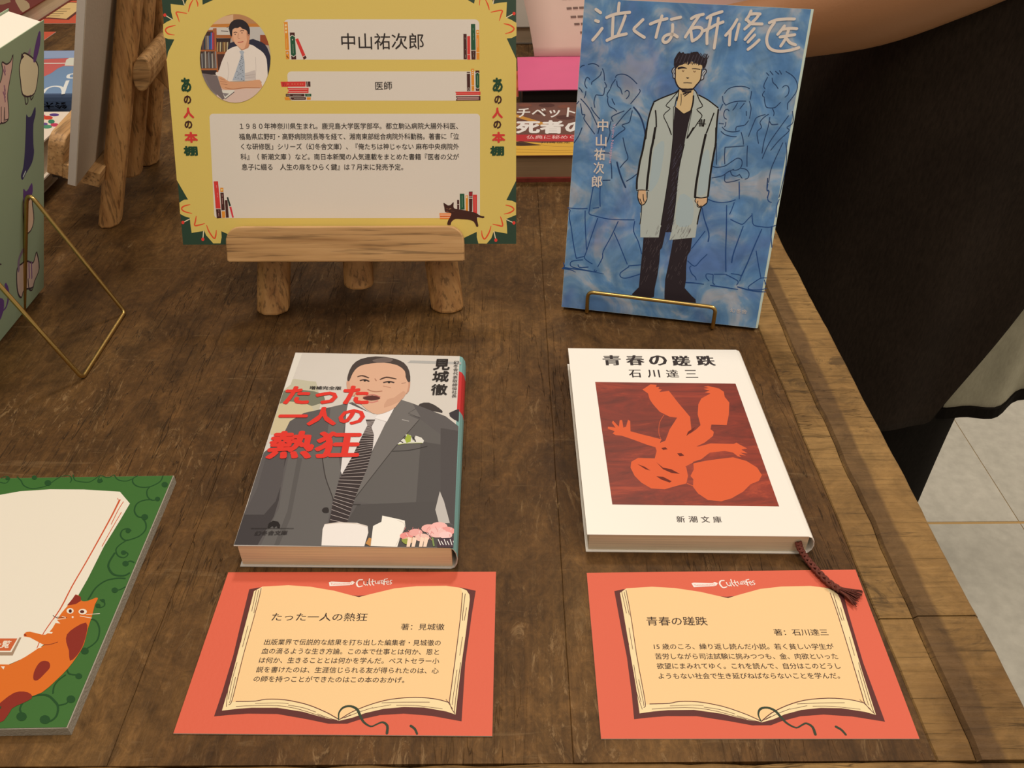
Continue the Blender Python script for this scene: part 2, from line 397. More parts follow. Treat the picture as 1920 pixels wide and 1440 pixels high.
# ================================================================== materials for the goods
PAPER=mat('white_paper',(.80,.78,.72),.6,bump=.1,bscale=900)
def pages_mat(name,c,axis=2,fr=2600):
    m,nt,b=nodes_mat(name); k=NB(nt)
    v=[1,1,1]; v[axis]=fr/20; a=k.noise(20,2,.5,tuple(v)); g=k.noise(40,2,.5)
    x=k.mix(1,k.ramp(a,[(.3,tuple(q*.82 for q in c)),(.7,tuple(min(.9,q*1.06) for q in c))]),k.ramp(g,[(.3,.93),(.7,1.0)]),'MULTIPLY')
    k.link(x,b.inputs['Base Color']); b.inputs['Roughness'].default_value=.75; return m
BRASS=mat('brass_wire',(.62,.46,.17),.30,1.0,bump=.06,bscale=500,var=.06)
def oak(name,ax,c0=(.30,.165,.062),c1=(.52,.33,.15),c2=(.62,.42,.21),ends=1):
    m,nt,b=nodes_mat(name); k=NB(nt); v=[9,9,9]; v[ax]=.6
    v=[16,16,16]; v[ax]=.8; a=k.noise(9,4,.6,tuple(v),dist=.12); v2=[75,75,75]; v2[ax]=2.6; g=k.noise(6,3,.6,tuple(v2),(3,1,2),.1)
    x=k.ramp(a,[(.28,c0),(.5,c1),(.72,c2)]); x=k.mix(1,x,k.ramp(g,[(.36,.50),(.46,.97),(.7,1.08)]),'MULTIPLY')
    k.link(x,b.inputs['Base Color']); b.inputs['Roughness'].default_value=.5; b.inputs['Specular IOR Level'].default_value=.4
    k.bump(g,b,.15,.0005); return m
OAKX=oak('oak_grain_along_ledge',0); OAKZ=oak('oak_grain_along_leg',2,(.30,.15,.055),(.50,.29,.115),(.58,.36,.16))
# ---- wire stand: one bent brass wire ring; lo/hi measured along 'back' direction from the front lip
def wire_stand(label,lipc,side,back,half,lip_h,dep,apex_b,apex_h,foot_b,rad=.0013,halfb=None,group='brass wire book stands'):
    side=V3(side).normalized(); back=V3(back).normalized(); Z=V3((0,0,1)); c=V3(lipc); c.z=0; hb=halfb or half
    P=lambda s,b,z:c+side*s+back*b+Z*(z+rad)
    pts=[P(-half,0,lip_h),P(half,0,lip_h),P(half,0,0),P(hb,dep,0),P(hb,apex_b,apex_h),P(hb,foot_b,0),P(-hb,foot_b,0),P(-hb,apex_b,apex_h),P(-hb,dep,0),P(-half,0,0)]
    pts=rounded(pts,[.004,.004,.003,.003,.0085,.003,.003,.0085,.003,.003],5,True)
    v,f=tube(pts,rad,8,closed=True); o=mesh('wire_book_stand',v,f,BRASS,None,None,True,loc=c)
    return tag(o,label,'book stand')
# ---- book standing on a leaning plane: O = lower front-left corner... u along width, v up, n towards the viewer
def leaning_book(name,label,O,u,v,n,W,H,T,cover,spine_side,pagem,group=None,round_=.0):
    t=thing(name,label,'book',(O+u*W/2-n*T/2)*1.0)
    t.location.z=0 if abs(t.location.z)<.02 else t.location.z
    e=.0004
    def Q(a,b,d): return O+u*a+v*b-n*d     # d = depth behind the front face
    sgn=1 if spine_side>0 else 0
    # cover: C profile (front, spine, back) extruded along v
    o_=.0025; a0,a1=(0,W) if sgn else (W,0); s=1 if sgn else -1
    r=min(T/2,.004)
    prof=[(a0,0),(a1-s*r*.5,0),(a1-s*r*.12,T*.05),(a1,T*.16),(a1,T*.84),(a1-s*r*.12,T*.95),(a1-s*r*.5,T),(a0,T)]
    inn=[(a0,e),(a1-s*(r*.5+e),e),(a1-s*(r*.12+e),T*.05+e),(a1-s*e,T*.16+e),(a1-s*e,T*.84-e),(a1-s*(r*.12+e),T*.95-e),(a1-s*(r*.5+e),T-e),(a0,T-e)]
    ring=prof+inn[::-1]; rings=[[Q(a,b,d) for a,d in ring] for b in (0,H)]
    vv,ff=loft(rings); c=fixn(mesh('cover',vv,ff,cover,t))
    b0=.0012; pv,pf=box8([Q(W*.5+(a0-W*.5)*.985,b0,e*1.3),Q(a1-s*.0016,b0,e*1.3),Q(a1-s*.0016,b0,T-e*1.3),Q(W*.5+(a0-W*.5)*.985,b0,T-e*1.3),
        Q(W*.5+(a0-W*.5)*.985,H-b0,e*1.3),Q(a1-s*.0016,H-b0,e*1.3),Q(a1-s*.0016,H-b0,T-e*1.3),Q(W*.5+(a0-W*.5)*.985,H-b0,T-e*1.3)])
    fixn(mesh('pages',pv,pf,pagem,t)); return t
# ---- book lying flat: quad = 4 top corners (far-left, far-right, near-right, near-left) at z=h
def lying_book(name,label,quad,h,cover,pagem,spine='right',z0=0,cat='book',spine_parts=None,over=.0012,ct=.0004,sr=.0035,loc=None,flap=0):
    q=[V3(p) for p in quad]; cx=sum((p for p in q),V3())/4; t=thing(name,label,cat,(cx.x,cx.y,z0))
    def B(u,v,z):                        # u 0..1 left-right, v 0..1 near-far
        a=q[3]*(1-u)+q[2]*u; b=q[0]*(1-u)+q[1]*u; p=a*(1-v)+b*v; return V3((p.x,p.y,z))
    wid=(q[2]-q[3]).length; dep=(q[0]-q[3]).length
    H=h-z0; U=lambda m:m/wid
    # profile in (u metres from left, z)
    n=6; arc=[(wid-sr+sr*math.sin(math.pi*i/n),z0+H/2-H/2*math.cos(math.pi*i/n)) for i in range(n+1)]
    if spine=='none': arc=[(wid,z0),(wid,z0+ct)],[(wid,h-ct),(wid,h)]
    if spine!='none':
        outer=[(0,z0)]+arc+[(0,h)]
        ina=[(min(x,wid-sr)+(x-min(x,wid-sr))*(1-ct/sr) , z0+ct+(z-z0)*(H-2*ct)/H) for x,z in arc]
        ring=outer+[(0,h-ct)]+ina[::-1]+[(0,z0+ct)]
        segs=spine_parts or [(0,1,None)]
        vs=[];fs=[];mi=[];mats=[cover]
        for (v0,v1,sm) in segs:
            rg=[[B(U(a),vv,z) for a,z in ring] for vv in (v0,v1)]
            v_,f_=loft(rg); off=len(vs); vs+=v_
            idx=0
            if sm: 
                if sm not in mats: mats.append(sm)
                idx=mats.index(sm)
            for k,fc in enumerate(f_):
                fs.append(tuple(i+off for i in fc)); mi.append(idx if (1<=k<=n) else 0)
        fixn(mesh('cover',vs,fs,mats,t,mi))
    e=over
    pv=[B(U(e),e/dep,z0+ct*1.2),B(U(wid-.0028),e/dep,z0+ct*1.2),B(U(wid-.0028),1-e/dep,z0+ct*1.2),B(U(e),1-e/dep,z0+ct*1.2)]
    pv+=[V3((p.x,p.y,h-ct*1.2)) for p in pv]; v_,f_=box8(pv); fixn(mesh('pages',v_,f_,pagem,t))
    return t,B,wid,dep
def card_flat(name,label,quad,z0,th,face,edge,cat='card',group=None):
    q=[V3((p[0],p[1],0)) for p in quad]; c=sum(q,V3())/4
    v,f=box8([(p.x,p.y,z0) for p in (q[3],q[2],q[1],q[0])]+[(p.x,p.y,z0+th) for p in (q[3],q[2],q[1],q[0])])
    t=thing(name,label,cat,(c.x,c.y,z0)); o=mesh('paper',v,f,[edge,face],t,[0,1,0,0,0,0]); return t
HZ=(V3((1,0,0)),V3((0,1,0)),V3((0,0,1)))
# ================================================================== RED-FRAMED CARDS
def corners(px,z): return [at(x,y,z) for x,y in px]
c1q=corners([(428,1073),(930,1072),(923,1380),(325,1375)],.0005)
c2q=corners([(1100,1074),(1604,1068),(1724,1385),(1127,1385)],.0005)
RED=(226,98,68); CREAM=(252,211,148); MAR=(98,48,44); INK=(58,44,38); DG=(52,66,48)
def ptlines(a,L,wd,c,sm=3):
    for q in L: a.line(q,wd,c,sm)
def card_print(a):
    a.cur='book_illustration'
    # maroon cover silhouette
    a.fill([(487,160),(540,150),(1080,196),(1640,150),(1722,168),(1700,300),(1665,560),(1645,880),(1480,850),(1330,838),(1200,846),(1085,872),(1020,893),(920,893),(800,868),(640,840),(480,838),(380,845),(295,853),(340,720),(400,520),(440,350)],MAR)
    # page block edges
    a.fill([(513,170),(560,145),(700,138),(820,146),(950,168),(1040,192),(1085,203),(1150,186),(1280,155),(1400,143),(1560,141),(1640,152),(1672,166),(1688,190),(1690,215),(1668,400),(1640,600),(1612,843),(1560,826),(1440,805),(1330,802),(1220,812),(1120,835),(1050,860),(978,877),(900,862),(780,828),(640,806),(500,806),(420,812),(338,822),(380,680),(440,450),(490,260)],(250,226,168))
    a.fill([(560,145),(700,138),(820,146),(950,168),(1040,192),(1085,203),(1150,186),(1280,155),(1400,143),(1560,141),(1640,152),(1650,180),(1640,300),(1615,500),(1578,775),(1500,758),(1390,750),(1260,762),(1150,790),(1050,830),(975,868),(900,825),(800,790),(680,765),(560,763),(480,768),(395,775),(430,600),(480,420),(530,240)],CREAM)
    a.cur='book_line_work'
    L=[([(552,155),(535,230),(500,360),(460,500),(425,640),(392,770),(375,790)],4),([(538,165),(520,250),(512,290)],3),([(525,165),(505,260),(500,280)],3),
       ([(480,360),(462,430),(450,475)],3),([(455,380),(440,450)],3),([(420,560),(395,650),(372,760)],3),([(400,600),(372,700),(362,800)],3),([(412,640),(385,760),(378,780)],3),
       ([(1650,180),(1640,300),(1618,480),(1590,690),(1578,775)],4.5),([(1665,185),(1652,290),(1650,330)],3.5),([(1672,260),(1660,330)],3),([(1650,420),(1635,520)],3),([(1640,560),(1615,740),(1605,835)],3.5),([(1620,600),(1600,740),(1594,790)],3),
       ([(1578,775),(1590,810),(1608,838)],4),([(1560,760),(1596,812)],3),
       ([(415,772),(520,770),(580,760),(680,763),(800,788),(900,828),(950,855),(975,870)],5),([(520,783),(640,780),(700,784)],2.6),([(700,792),(780,806),(850,830)],3),([(415,800),(500,795),(640,795),(760,815),(900,860)],3),
       ([(860,840),(920,862),(965,874)],3),([(980,870),(1050,828),(1150,788),(1260,760),(1390,750),(1500,758),(1578,778)],5),([(1005,862),(1080,832),(1160,806)],3),([(1210,780),(1330,776),(1470,776)],3),([(1160,808),(1260,790)],2.6),([(1290,793),(1400,795),(1540,812)],2.6),([(990,866),(1040,845)],2.6)]
    for p,wd in L: a.line(p,wd,MAR,3)
    a.cur='ribbon_drawing'
    a.line([(975,872),(976,835),(1000,805),(1040,798),(1075,815),(1092,850),(1112,885),(1150,908),(1185,895),(1215,885),(1240,905),(1238,945)],[6,9,13,13,15,14,12,9,9,11,14,15],DG,3)
    a.line([(1368,905),(1390,922),(1402,948)],[14,13,12],DG,3)
    a.cur='event_logo'
    W_=(252,240,228)
    a.fill([(921,122),(935,118),(1035,122),(1050,115),(1064,122),(1052,134),(1035,138),(925,143)],W_)
    a.text('TuttomottomO',(930,137),(1045,134),10,RED)
    a.line([(1104,108),(1085,110),(1073,126),(1082,146),(1104,142)],[7,8,9,8,6],W_)
    a.line([(1112,118),(1112,132),(1122,138),(1130,130),(1131,116),(1131,138)],5.5,W_,0)
    a.line([(1143,103),(1141,125),(1148,138)],6,W_)
    a.line([(1160,108),(1158,128),(1166,138)],5.5,W_); a.line([(1150,120),(1170,117)],4.5,W_)
    a.line([(1174,114),(1175,128),(1184,130),(1190,113),(1191,130)],4.5,W_,0)
    a.line([(1198,130),(1197,114),(1207,112)],4.5,W_,0)
    a.line([(1209,122),(1220,119),(1213,111),(1206,122),(1212,130),(1222,127)],4,W_)
    a.line([(1240,103),(1224,106),(1222,136)],6,W_,0); a.line([(1223,120),(1236,117)],5,W_)
    a.line([(1238,124),(1249,121),(1243,114),(1236,124),(1241,134),(1250,131)],4,W_)
    a.line([(1265,112),(1257,112),(1257,122),(1264,126),(1255,133)],4.5,W_)
redm=None
def make_card(q,label,src=None,k=(300,1050,2.909)):
    c=sum((V3(p) for p in q),V3())/4; t=card_flat('book_review_card',label,q,0,.0005,mat('card_red',alb(RED),.6,bump=.08,bscale=700),PAPER,'card')
    u=((V3(q[1])-V3(q[0])).normalized()+(V3(q[2])-V3(q[3])).normalized()).normalized(); v=V3((0,0,1)).cross(u)
    sh=None
    return t,(V3((c.x,c.y,.0005)),u,v,V3((0,0,1)))
t1,P1=make_card(c1q,'red card with open book print and five text lines, under the suited man paperback')
a1=Art(*P1,WH,(300,1050,2.909)); card_print(a1)
a1.cur='lettering'
a1.text('たった一人の熱狂',(605,333),(1128,334),44,INK,.006)
a1.text('著：見城徹',(1312,383),(1550,384),36,INK,.006)
for s_,b,e_ in (('出版業界で伝説的な結果を打ち出した編集者・見城徹の',(565,464),(1530,469)),('血の滴るような生き方論。この本で仕事とは何か、恩と',(551,513),(1521,519)),
    ('は何か、生きることとは何かを学んだ。ベストセラー小',(537,563),(1522,568)),('説を書けたのは、生涯信じられる友が得られたのは、心',(522,614),(1519,621)),('の師を持つことができたのはこの本のおかげ。',(507,665),(1332,672))):
    a1.text(s_,b,e_,33,INK,.008)
a1.build(t1)
t2,P2=make_card(c2q,'red card with open book print and four text lines, under the white paperback')
a2=Art(*P2,WH,(300,1050,2.909),src=P1); card_print(a2)
a2.src=P2; a2.k=(1080,1050,2.909); a2.cur='lettering'
a2.text('青春の蹉跌',(388,358),(720,358),48,INK,.006)
a2.text('著：石川達三',(1083,413),(1380,413),36,INK,.006)
for s_,b,e_ in (('15 歳のころ、繰り返し読んだ小説。若く貧しい学生が',(427,489),(1410,489)),('苦労しながら司法試験に挑みつつも、金、肉欲といった',(434,542),(1432,542)),
    ('欲望にまみれてゆく。これを読んで、自分はこのどうし',(443,595),(1447,595)),('ようもない社会で生き延びねばならないことを学んだ。',(452,650),(1442,648))):
    a2.text(s_,b,e_,33,INK,.008)
a2.build(t2)
# ================================================================== PAPERBACK WITH SUITED MAN
h=.0149
q=corners([(554,661),(873,668),(857,1027),(438,1023)],h)
TEAL=mat('spine_teal',alb((128,172,160)),.45); SRED=mat('spine_red',alb((205,50,48)),.45); SW=mat('spine_white',alb((235,228,215)),.45)
bgc=mat('cover_pale_photo',alb((214,206,190)),.42,var=.05,vscale=20,spec=.4)
PG1=pages_mat('pinkish_page_edges',(.86,.70,.50)); PG2=pages_mat('cream_page_edges',(.74,.66,.50))
tb,B,wd,dp=lying_book('paperback','paperback with grey-suited man and large red title lettering on its cover, lying flat',q,h,bgc,PG1,
   spine_parts=[(0,.66,TEAL),(.66,.9,SRED),(.9,1.0,TEAL)])
a=Art(V3((0,0,h)),*HZ,WH,(420,640,3.2)); a.cur='cover_photograph'
cl=[(430,72),(1424,96),(1376,1240),(60,1222)]; a.clip=[a.p(*p) for p in cl]
G=lambda v,d=0:(v+d,v,v-3)
a.fill([(330,245),(520,240),(560,270),(560,470),(300,480)],(196,190,160),2)
a.fill([(380,290),(540,300),(600,330),(590,370),(470,400),(350,420),(330,330)],(120,122,100),2)
a.fill([(310,380),(480,370),(540,420),(480,520),(280,560)],(206,192,150),2)
a.fill([(430,70),(470,72),(400,260),(350,300),(300,470),(230,640),(180,800),(180,640)],(225,218,200))
a.fill([(1100,130),(1460,140),(1450,125),(1120,115)],(178,176,166))
a.fill([(1175,375),(1230,368),(1290,400),(1310,430),(1180,400)],(60,54,52),2); a.fill([(1350,430),(1440,405),(1440,480),(1380,470)],(50,46,52),2)
# suit
S=(92,88,85)
a.fill([(770,365),(640,395),(480,430),(395,480),(355,560),(300,620),(235,670),(195,800),(140,980),(50,1230),(1400,1245),(1420,520),(1330,450),(1190,395),(1130,372),(1060,350),(960,480)],S)
a.fill([(380,560),(390,640),(350,800),(330,950),(300,1050),(200,1225),(60,1225),(120,1040),(260,1010),(330,860)],(62,58,58))
a.fill([(120,1040),(200,880),(250,700),(330,640),(370,660),(350,840),(310,960),(240,1040)],(84,80,78))
a.fill([(400,640),(600,640),(640,800),(650,960),(590,1225),(220,1225),(330,1000),(360,820)],(100,97,92))
a.fill([(440,700),(470,700),(400,1060),(330,1225),(300,1225),(380,1020)],(88,85,81))
a.fill([(880,660),(1040,480),(1180,470),(1300,560),(1310,900),(1250,1000),(1100,1000),(760,960)],(96,93,88))
a.fill([(1300,520),(1420,540),(1405,900),(1390,1110),(1340,1080),(1295,880)],(76,72,70))
a.fill([(1180,600),(1300,620),(1300,900),(1270,1110),(1150,1000)],(80,77,74))
a.fill([(740,1080),(800,980),(1290,960),(1330,1090),(1390,1110),(1390,1235),(640,1225)],(78,75,72))
a.fill([(1295,900),(1320,960),(1355,1090),(1290,1095),(1268,1010)],(196,190,178))
# lapels, dark slit
a.fill([(640,395),(770,368),(720,520),(690,700),(700,780),(660,950),(610,820),(590,700),(620,560)],(108,105,99))
a.line([(590,700),(610,820),(655,950),(650,1010),(600,1220)],6,(56,52,50))
a.fill([(1060,350),(1130,372),(1180,455),(1100,440),(1170,470),(1010,650),(770,960),(760,950),(860,740),(960,500)],(112,108,102))
a.line([(1175,460),(1105,432),(1150,405)],4,(60,58,55),0); a.line([(1172,470),(1010,655),(770,962)],5,(60,57,54),0)
a.line([(1068,470),(1110,480)],5,(185,180,170))
# shirt and tie
a.fill([(745,372),(900,440),(1048,352),(965,500),(890,655),(770,940),(700,780),(725,560),(735,420)],(228,222,212))
a.fill([(1048,352),(978,482),(905,462),(960,400)],(240,234,224)); a.line([(905,462),(978,485)],3,(180,170,160))
tl=[(850,470),(860,505),(832,560),(770,690),(690,830),(650,980),(618,1225)]; tr=[(908,470),(885,515),(900,560),(893,640),(860,760),(790,930),(738,1090),(720,1225)]
a.fill(tl+tr[::-1],(52,44,44))
def lerp(P,t):
    t=t*(len(P)-1); i=min(int(t),len(P)-2); f=t-i; return (P[i][0]*(1-f)+P[i+1][0]*f,P[i][1]*(1-f)+P[i+1][1]*f)
for i in range(46):
    t=.02+i*.0205
    if t<.95: a.line([lerp(tl,min(1,t+.035)),lerp(tr,t)],3.2,(196,182,172),0)
a.fill([(600,1000),(625,1000),(628,1028),(600,1030),(588,1015)],(40,36,36),2); a.line([(770,980),(820,980)],6,(70,66,62))
# head
SK=(222,176,142)
a.fill([(745,235),(735,250),(742,300),(760,320),(780,330),(770,240)],(212,160,128),2); a.fill([(1100,235),(1118,245),(1110,300),(1085,320),(1075,290)],(200,150,120),2)
a.fill([(752,215),(775,165),(820,130),(900,112),(1000,118),(1070,150),(1100,200),(1106,260),(1095,310),(1072,340),(1050,370),(1010,410),(920,440),(850,405),(800,350),(765,300)],SK,3)
a.fill([(960,400),(1050,365),(1090,320),(1075,300),(1020,340),(980,350)],(208,160,128),2)
a.fill([(740,235),(745,200),(770,145),(820,108),(910,92),(1010,102),(1080,130),(1112,180),(1118,240),(1104,245),(1090,215),(1085,180),(1040,145),(960,130),(880,135),(820,148),(785,175),(765,210),(752,240)],(70,60,55),2)
a.fill([(890,115),(960,98),(1010,105),(1000,125),(920,128)],(110,96,88),2)
a.lw=1.7; a.line([(800,215),(830,208),(870,222)],[5,8,6],(88,62,50)); a.line([(935,232),(975,218),(1035,228)],[6,9,5],(84,60,48))
a.line([(815,238),(845,232),(872,243)],7,(60,44,40)); a.line([(955,250),(990,243),(1022,250)],7,(60,44,40))
a.dot(845,238,8,(30,24,24),6); a.dot(990,248,8,(30,24,24),6)
a.line([(905,225),(915,240)],4,(176,128,100)); a.line([(862,290),(885,300),(915,304),(950,300)],5,(176,120,92)); a.line([(955,270),(1000,280)],4,(190,140,112))
a.fill([(835,338),(890,326),(935,338),(930,350),(885,358),(842,350)],(88,44,40),2); a.line([(835,336),(890,322),(938,336)],5,(190,110,98)); a.line([(850,362),(890,368),(925,358)],7,(206,128,112))
a.line([(1065,255),(1092,250)],3,(150,110,90)); a.line([(780,330),(800,300)],4,(190,140,110))
a.lw=1.0
# pocket square, napkins, flowers
a.fill([(1040,620),(1075,585),(1095,595),(1090,560),(1120,565),(1135,600),(1150,568),(1185,580),(1200,598),(1195,612),(1110,615)],(225,222,205))
a.fill([(1085,590),(1100,558),(1125,570),(1120,605),(1095,612)],(160,178,60)); a.line([(1055,600),(1075,610)],8,(52,50,54)); a.line([(1135,575),(1150,605)],8,(52,50,54)); a.line([(1045,622),(1110,612),(1190,612)],4,(160,170,60))
a.line([(1010,660),(1110,655),(1220,630)],4,(64,60,58))
a.cur='table_setting_photograph'
a.fill([(592,1130),(605,1098),(690,1087),(800,1092),(862,1110),(866,1150),(842,1232),(585,1228)],(244,236,222)); a.line([(605,1100),(690,1092),(800,1097),(860,1115)],5,(214,198,178))
a.fill([(895,1110),(945,1085),(950,1048),(1030,1065),(1085,1078),(1088,1112),(1060,1170),(1040,1236),(880,1230)],(248,242,230)); a.line([(1040,1075),(1085,1110),(1030,1230)],4,(220,208,190))
a.fill([(850,1215),(870,1180),(885,1185),(878,1232)],(200,140,70))
PK=(240,172,160)
for x,y,r,c in ((1095,1170,40,(238,150,140)),(1150,1150,42,PK),(1110,1195,34,(226,190,150)),(1190,1180,44,(246,200,180)),(1230,1125,46,(244,182,168)),(1290,1115,52,(250,188,176)),(1340,1140,46,(240,160,150)),(1280,1150,55,(246,196,184)),(1330,1165,40,(250,206,196))):
    a.dot(x,y,r,c,r*.55)
for i in range(26):
    x=1070+random.random()*300; y=1110+random.random()*80; a.line([(x,y),(x+18*random.uniform(-1,1),y+16)],3,random.choice([(222,130,124),(252,222,212),(228,150,140)]),0)
a.fill([(1065,1190),(1120,1190),(1110,1220),(1080,1215)],(150,160,70),2); a.line([(1250,1180),(1260,1232)],10,(128,150,80)); 
for x in (1105,1135,1180,1205): a.fill([(x,1175),(x+22,1185),(x+10,1236),(x-10,1236)],(250,220,190),1)
a.fill([(1285,1185),(1395,1180),(1392,1240),(1280,1238)],(70,50,60))
for i in range(6): a.line([(1285+i*18,1190+i%2*10),(1300+i*17,1225)],5,(240,236,228),0)
a.clip=None; a.cur='title_lettering'
TR_=(226,52,40)
a.quadtext('たった',[(378,272),(872,268),(868,382),(347,380)],TR_,.04)
a.quadtext('一人の',[(338,396),(858,396),(838,508),(316,510)],TR_,.04)
a.quadtext('熱狂',[(292,540),(834,540),(808,704),(243,710)],TR_,.035)
a.cur='subtitle_lettering'
BK=(34,30,30)
a.quadtext('増補完全版',[(515,270),(706,273),(704,293),(512,291)],BK,.02)
a.cur='author_lettering'; a.chars('見城徹',[(1303,142),(1297,213),(1288,292)],100,66,BK,.026)
for i,ch in enumerate('幻冬舎代表取締役社長'): a.text(ch,(1377-i*1.3,138+i*22.4),(1407-i*1.3,138+i*22.4),19,BK,.008)
a.cur='publisher_lettering'; a.line([(163,1125),(418,1125)],3,BK,0); a.fill([(262,1122),(270,1095),(295,1080),(325,1085),(338,1105),(336,1122),(322,1122),(316,1108),(300,1122),(292,1108),(275,1122)],(24,22,24))
a.quadtext('幻冬舎文庫',[(192,1140),(385,1138),(378,1164),(180,1168)],(44,40,40),.015)
a.build(tb)
# ================================================================== WHITE PAPERBACK
h=.0123
q=corners([(1065,653),(1392,656),(1532,1006),(1101,1002)],h)
wc=mat('white_book_cover',alb((252,246,234)),.38,spec=.45,var=.01)
tw,B,wd,dp=lying_book('paperback','white paperback with orange upside-down figure on a rust square and brown ribbon marker',q,h,wc,PG2,sr=.004)
a=Art(V3((0,0,h)),*HZ,WH,(1040,630,3.2)); a.cur='rust_picture'
m,nt,b=nodes_mat('rust_print'); k=NB(nt)
x1=k.noise(24,6,.75,(.7,3,1),dist=1.5); x2=k.noise(14,4,.6)
x=k.mix(1,k.ramp(x1,[(.3,alb((92,30,20))),(.55,alb((142,46,26))),(.75,alb((190,74,38)))]),k.ramp(x2,[(.3,.7),(.7,1.25)]),'MULTIPLY'); k.link(x,b.inputs['Base Color']); b.inputs['Roughness'].default_value=.5
a.fill([(243,276),(1085,286),(1347,1023),(346,1011)],m)
OR=(226,98,52); a.cur='orange_figure'
for P in ([(527,322),(575,290),(612,293),(607,308),(628,306),(622,318),(643,322),(628,336),(686,330),(740,400),(812,485),(820,560),(795,600),(690,650),(660,640),(690,560),(735,490),(690,485),(630,455),(590,410),(570,380),(560,345)],
  [(893,305),(920,300),(985,315),(1015,335),(1020,365),(1048,400),(1045,470),(1032,535),(940,532),(935,560),(955,575),(950,600),(900,640),(840,668),(760,690),(690,640),(800,595),(850,560),(875,535),(858,470),(862,410),(880,375),(935,345),(900,338),(930,328),(893,318),(925,312)],
  [(660,630),(760,570),(830,590),(845,665),(830,760),(770,790),(700,780),(600,735),(612,690),(600,655)],
  [(640,620),(520,590),(455,572),(453,510),(440,503),(428,545),(412,550),(405,505),(390,505),(385,545),(350,508),(343,520),(365,550),(320,545),(318,556),(360,572),(348,585),(365,595),(400,598),(480,625),(560,655),(620,672)],
  [(820,665),(870,662),(935,645),(1075,648),(1090,640),(1110,652),(1155,675),(1120,682),(1158,705),(1112,700),(1150,718),(1105,712),(1120,728),(1098,722),(1070,700),(1020,690),(930,700),(880,740),(790,768),(770,720)],
  [(610,735),(500,732),(460,755),(455,790),(480,840),(520,880),(580,915),(660,920),(730,900),(790,885),(800,840),(790,790),(775,770),(700,740)],
  [(832,765),(900,750),(985,738),(1070,728),(1150,750),(1215,790),(1243,835),(1225,870),(1175,890),(1130,935),(1060,975),(1000,992),(920,985),(860,945),(830,905),(832,860),(815,840),(835,800)]):
    a.fill(P,OR)
DK=(110,36,22)
for P in ([(495,768),(540,785),(575,808),(545,800)],[(610,758),(650,790),(700,800),(752,828),(700,822),(650,800)],[(610,842),(650,845),(702,872),(690,880),(640,862)],[(640,672),(665,668),(678,680),(650,684)],[(735,705),(760,703),(778,718),(750,722)],[(800,575),(845,545),(830,570),(790,600)]): a.fill(P,DK)
a.line([(655,475),(630,520),(625,580),(640,625)],2.5,OR); a.line([(610,605),(660,600)],2,DK); a.line([(795,885),(830,900)],5,OR)
a.cur='title_lettering'; K2=(52,44,42)
a.chars('青春の蹉跌',[(347,146),(488,146),(626,147),(766,149),(914,149)],104,60,K2,.012,3.2)
a.chars('石川達三',[(486,226),(598,226),(711,226),(825,228)],72,46,K2,0,1.2)
a.cur='publisher_lettering'
a.chars('新潮文庫',[(760,1100),(834,1100),(908,1101),(980,1102)],50,38,(84,76,70),0,.8)
a.build(tw)
# inner sheet edge seen under the cover, and the braided ribbon
rp=[(1497,1017,.0075),(1501,1030,.0052),(1513,1048,.0026),(1530,1068,.0022),(1552,1090,.0024),(1575,1106,.0024)]
rc=catmull([tuple(at(x,y,z)) for x,y,z in rp],14)
RB=mat('brown_cord',alb((112,52,38)),.75,bump=.4,bscale=2500,var=.25,vscale=900)
vs=[];fs=[]
for s in range(4):
    pts=[]
    for i,p in enumerate(rc):
        t=V3(rc[min(i+1,len(rc)-1)])-V3(rc[max(i-1,0)]); t.normalize(); sd=t.cross(V3((0,0,1))).normalized(); u2=sd.cross(t)
        ph=i*.55*(1 if s%2 else -1)+s*math.pi/2
        pts.append(V3(p)+sd*math.cos(ph)*.00125+u2*math.sin(ph)*.0006)
    v,f=tube(pts,.00062,6); n=len(vs); vs+=v; fs+=[tuple(i+n for i in q_) for q_ in f]
rb=mesh('ribbon_marker',vs,fs,RB,tw,None,True); rb['label']='brown braided cord'
vs=[];fs=[]; e0=V3(rc[-1]); dirn=(at(1612,1122,.002)-at(1578,1107,.002)); sdn=dirn.normalized().cross(V3((0,0,1)))
for i in range(46):
    o1=random.uniform(-1,1); o2=random.uniform(-1,1); L=random.uniform(.78,1.12)
    p0=e0+sdn*.0013*o1+V3((0,0,.0006*o2)); p1=e0+dirn*.5*L+sdn*.0028*o1+V3((0,0,.0009*o2)); p2=e0+dirn*L+sdn*.0052*o1+V3((0,0,.0009*o2-.0004))
    v,f=tube(catmull([tuple(p0),tuple(p1),tuple(p2)],3),.00028,4); n=len(vs); vs+=v; fs+=[tuple(j+n for j in q_) for q_ in f]
tag(mesh('tassel',vs,fs,RB,rb,None,True))
# ================================================================== BLUE BOOK ON WIRE STAND
O,u,v,n=orient((.0960,.4628,.0022),-.2105,.2540,-.0010)
n=-n if n.y>0 else n
Wb,Hb,Tb=.128,.188,.0105
m,nt,b=nodes_mat('blue_watercolour'); k=NB(nt)
x1=k.noise(34,5,.55,dist=1.6); x2=k.noise(70,4,.5,(1,1,1),(3,1,2),.8); x3=k.noise(22,3,.5,(1,1,1),(7,3,1),.6)
x=k.ramp(x1,[(.32,alb((74,112,144),WU)),(.44,alb((86,122,150),WU)),(.53,alb((106,136,154),WU)),(.585,alb((134,148,154),WU)),(.66,alb((152,154,152),WU))])
x=k.mix(k.ramp(x3,[(.50,0.0),(.64,.6)]),x,alb((78,98,138),WU)); x=k.mix(1,x,k.ramp(x2,[(.35,.84),(.52,1.0),(.7,1.16)]),'MULTIPLY')
k.link(x,b.inputs['Base Color']); b.inputs['Roughness'].default_value=.5; b.inputs['Specular IOR Level'].default_value=.3; BLUEW=m
O0=O-u*Wb/2
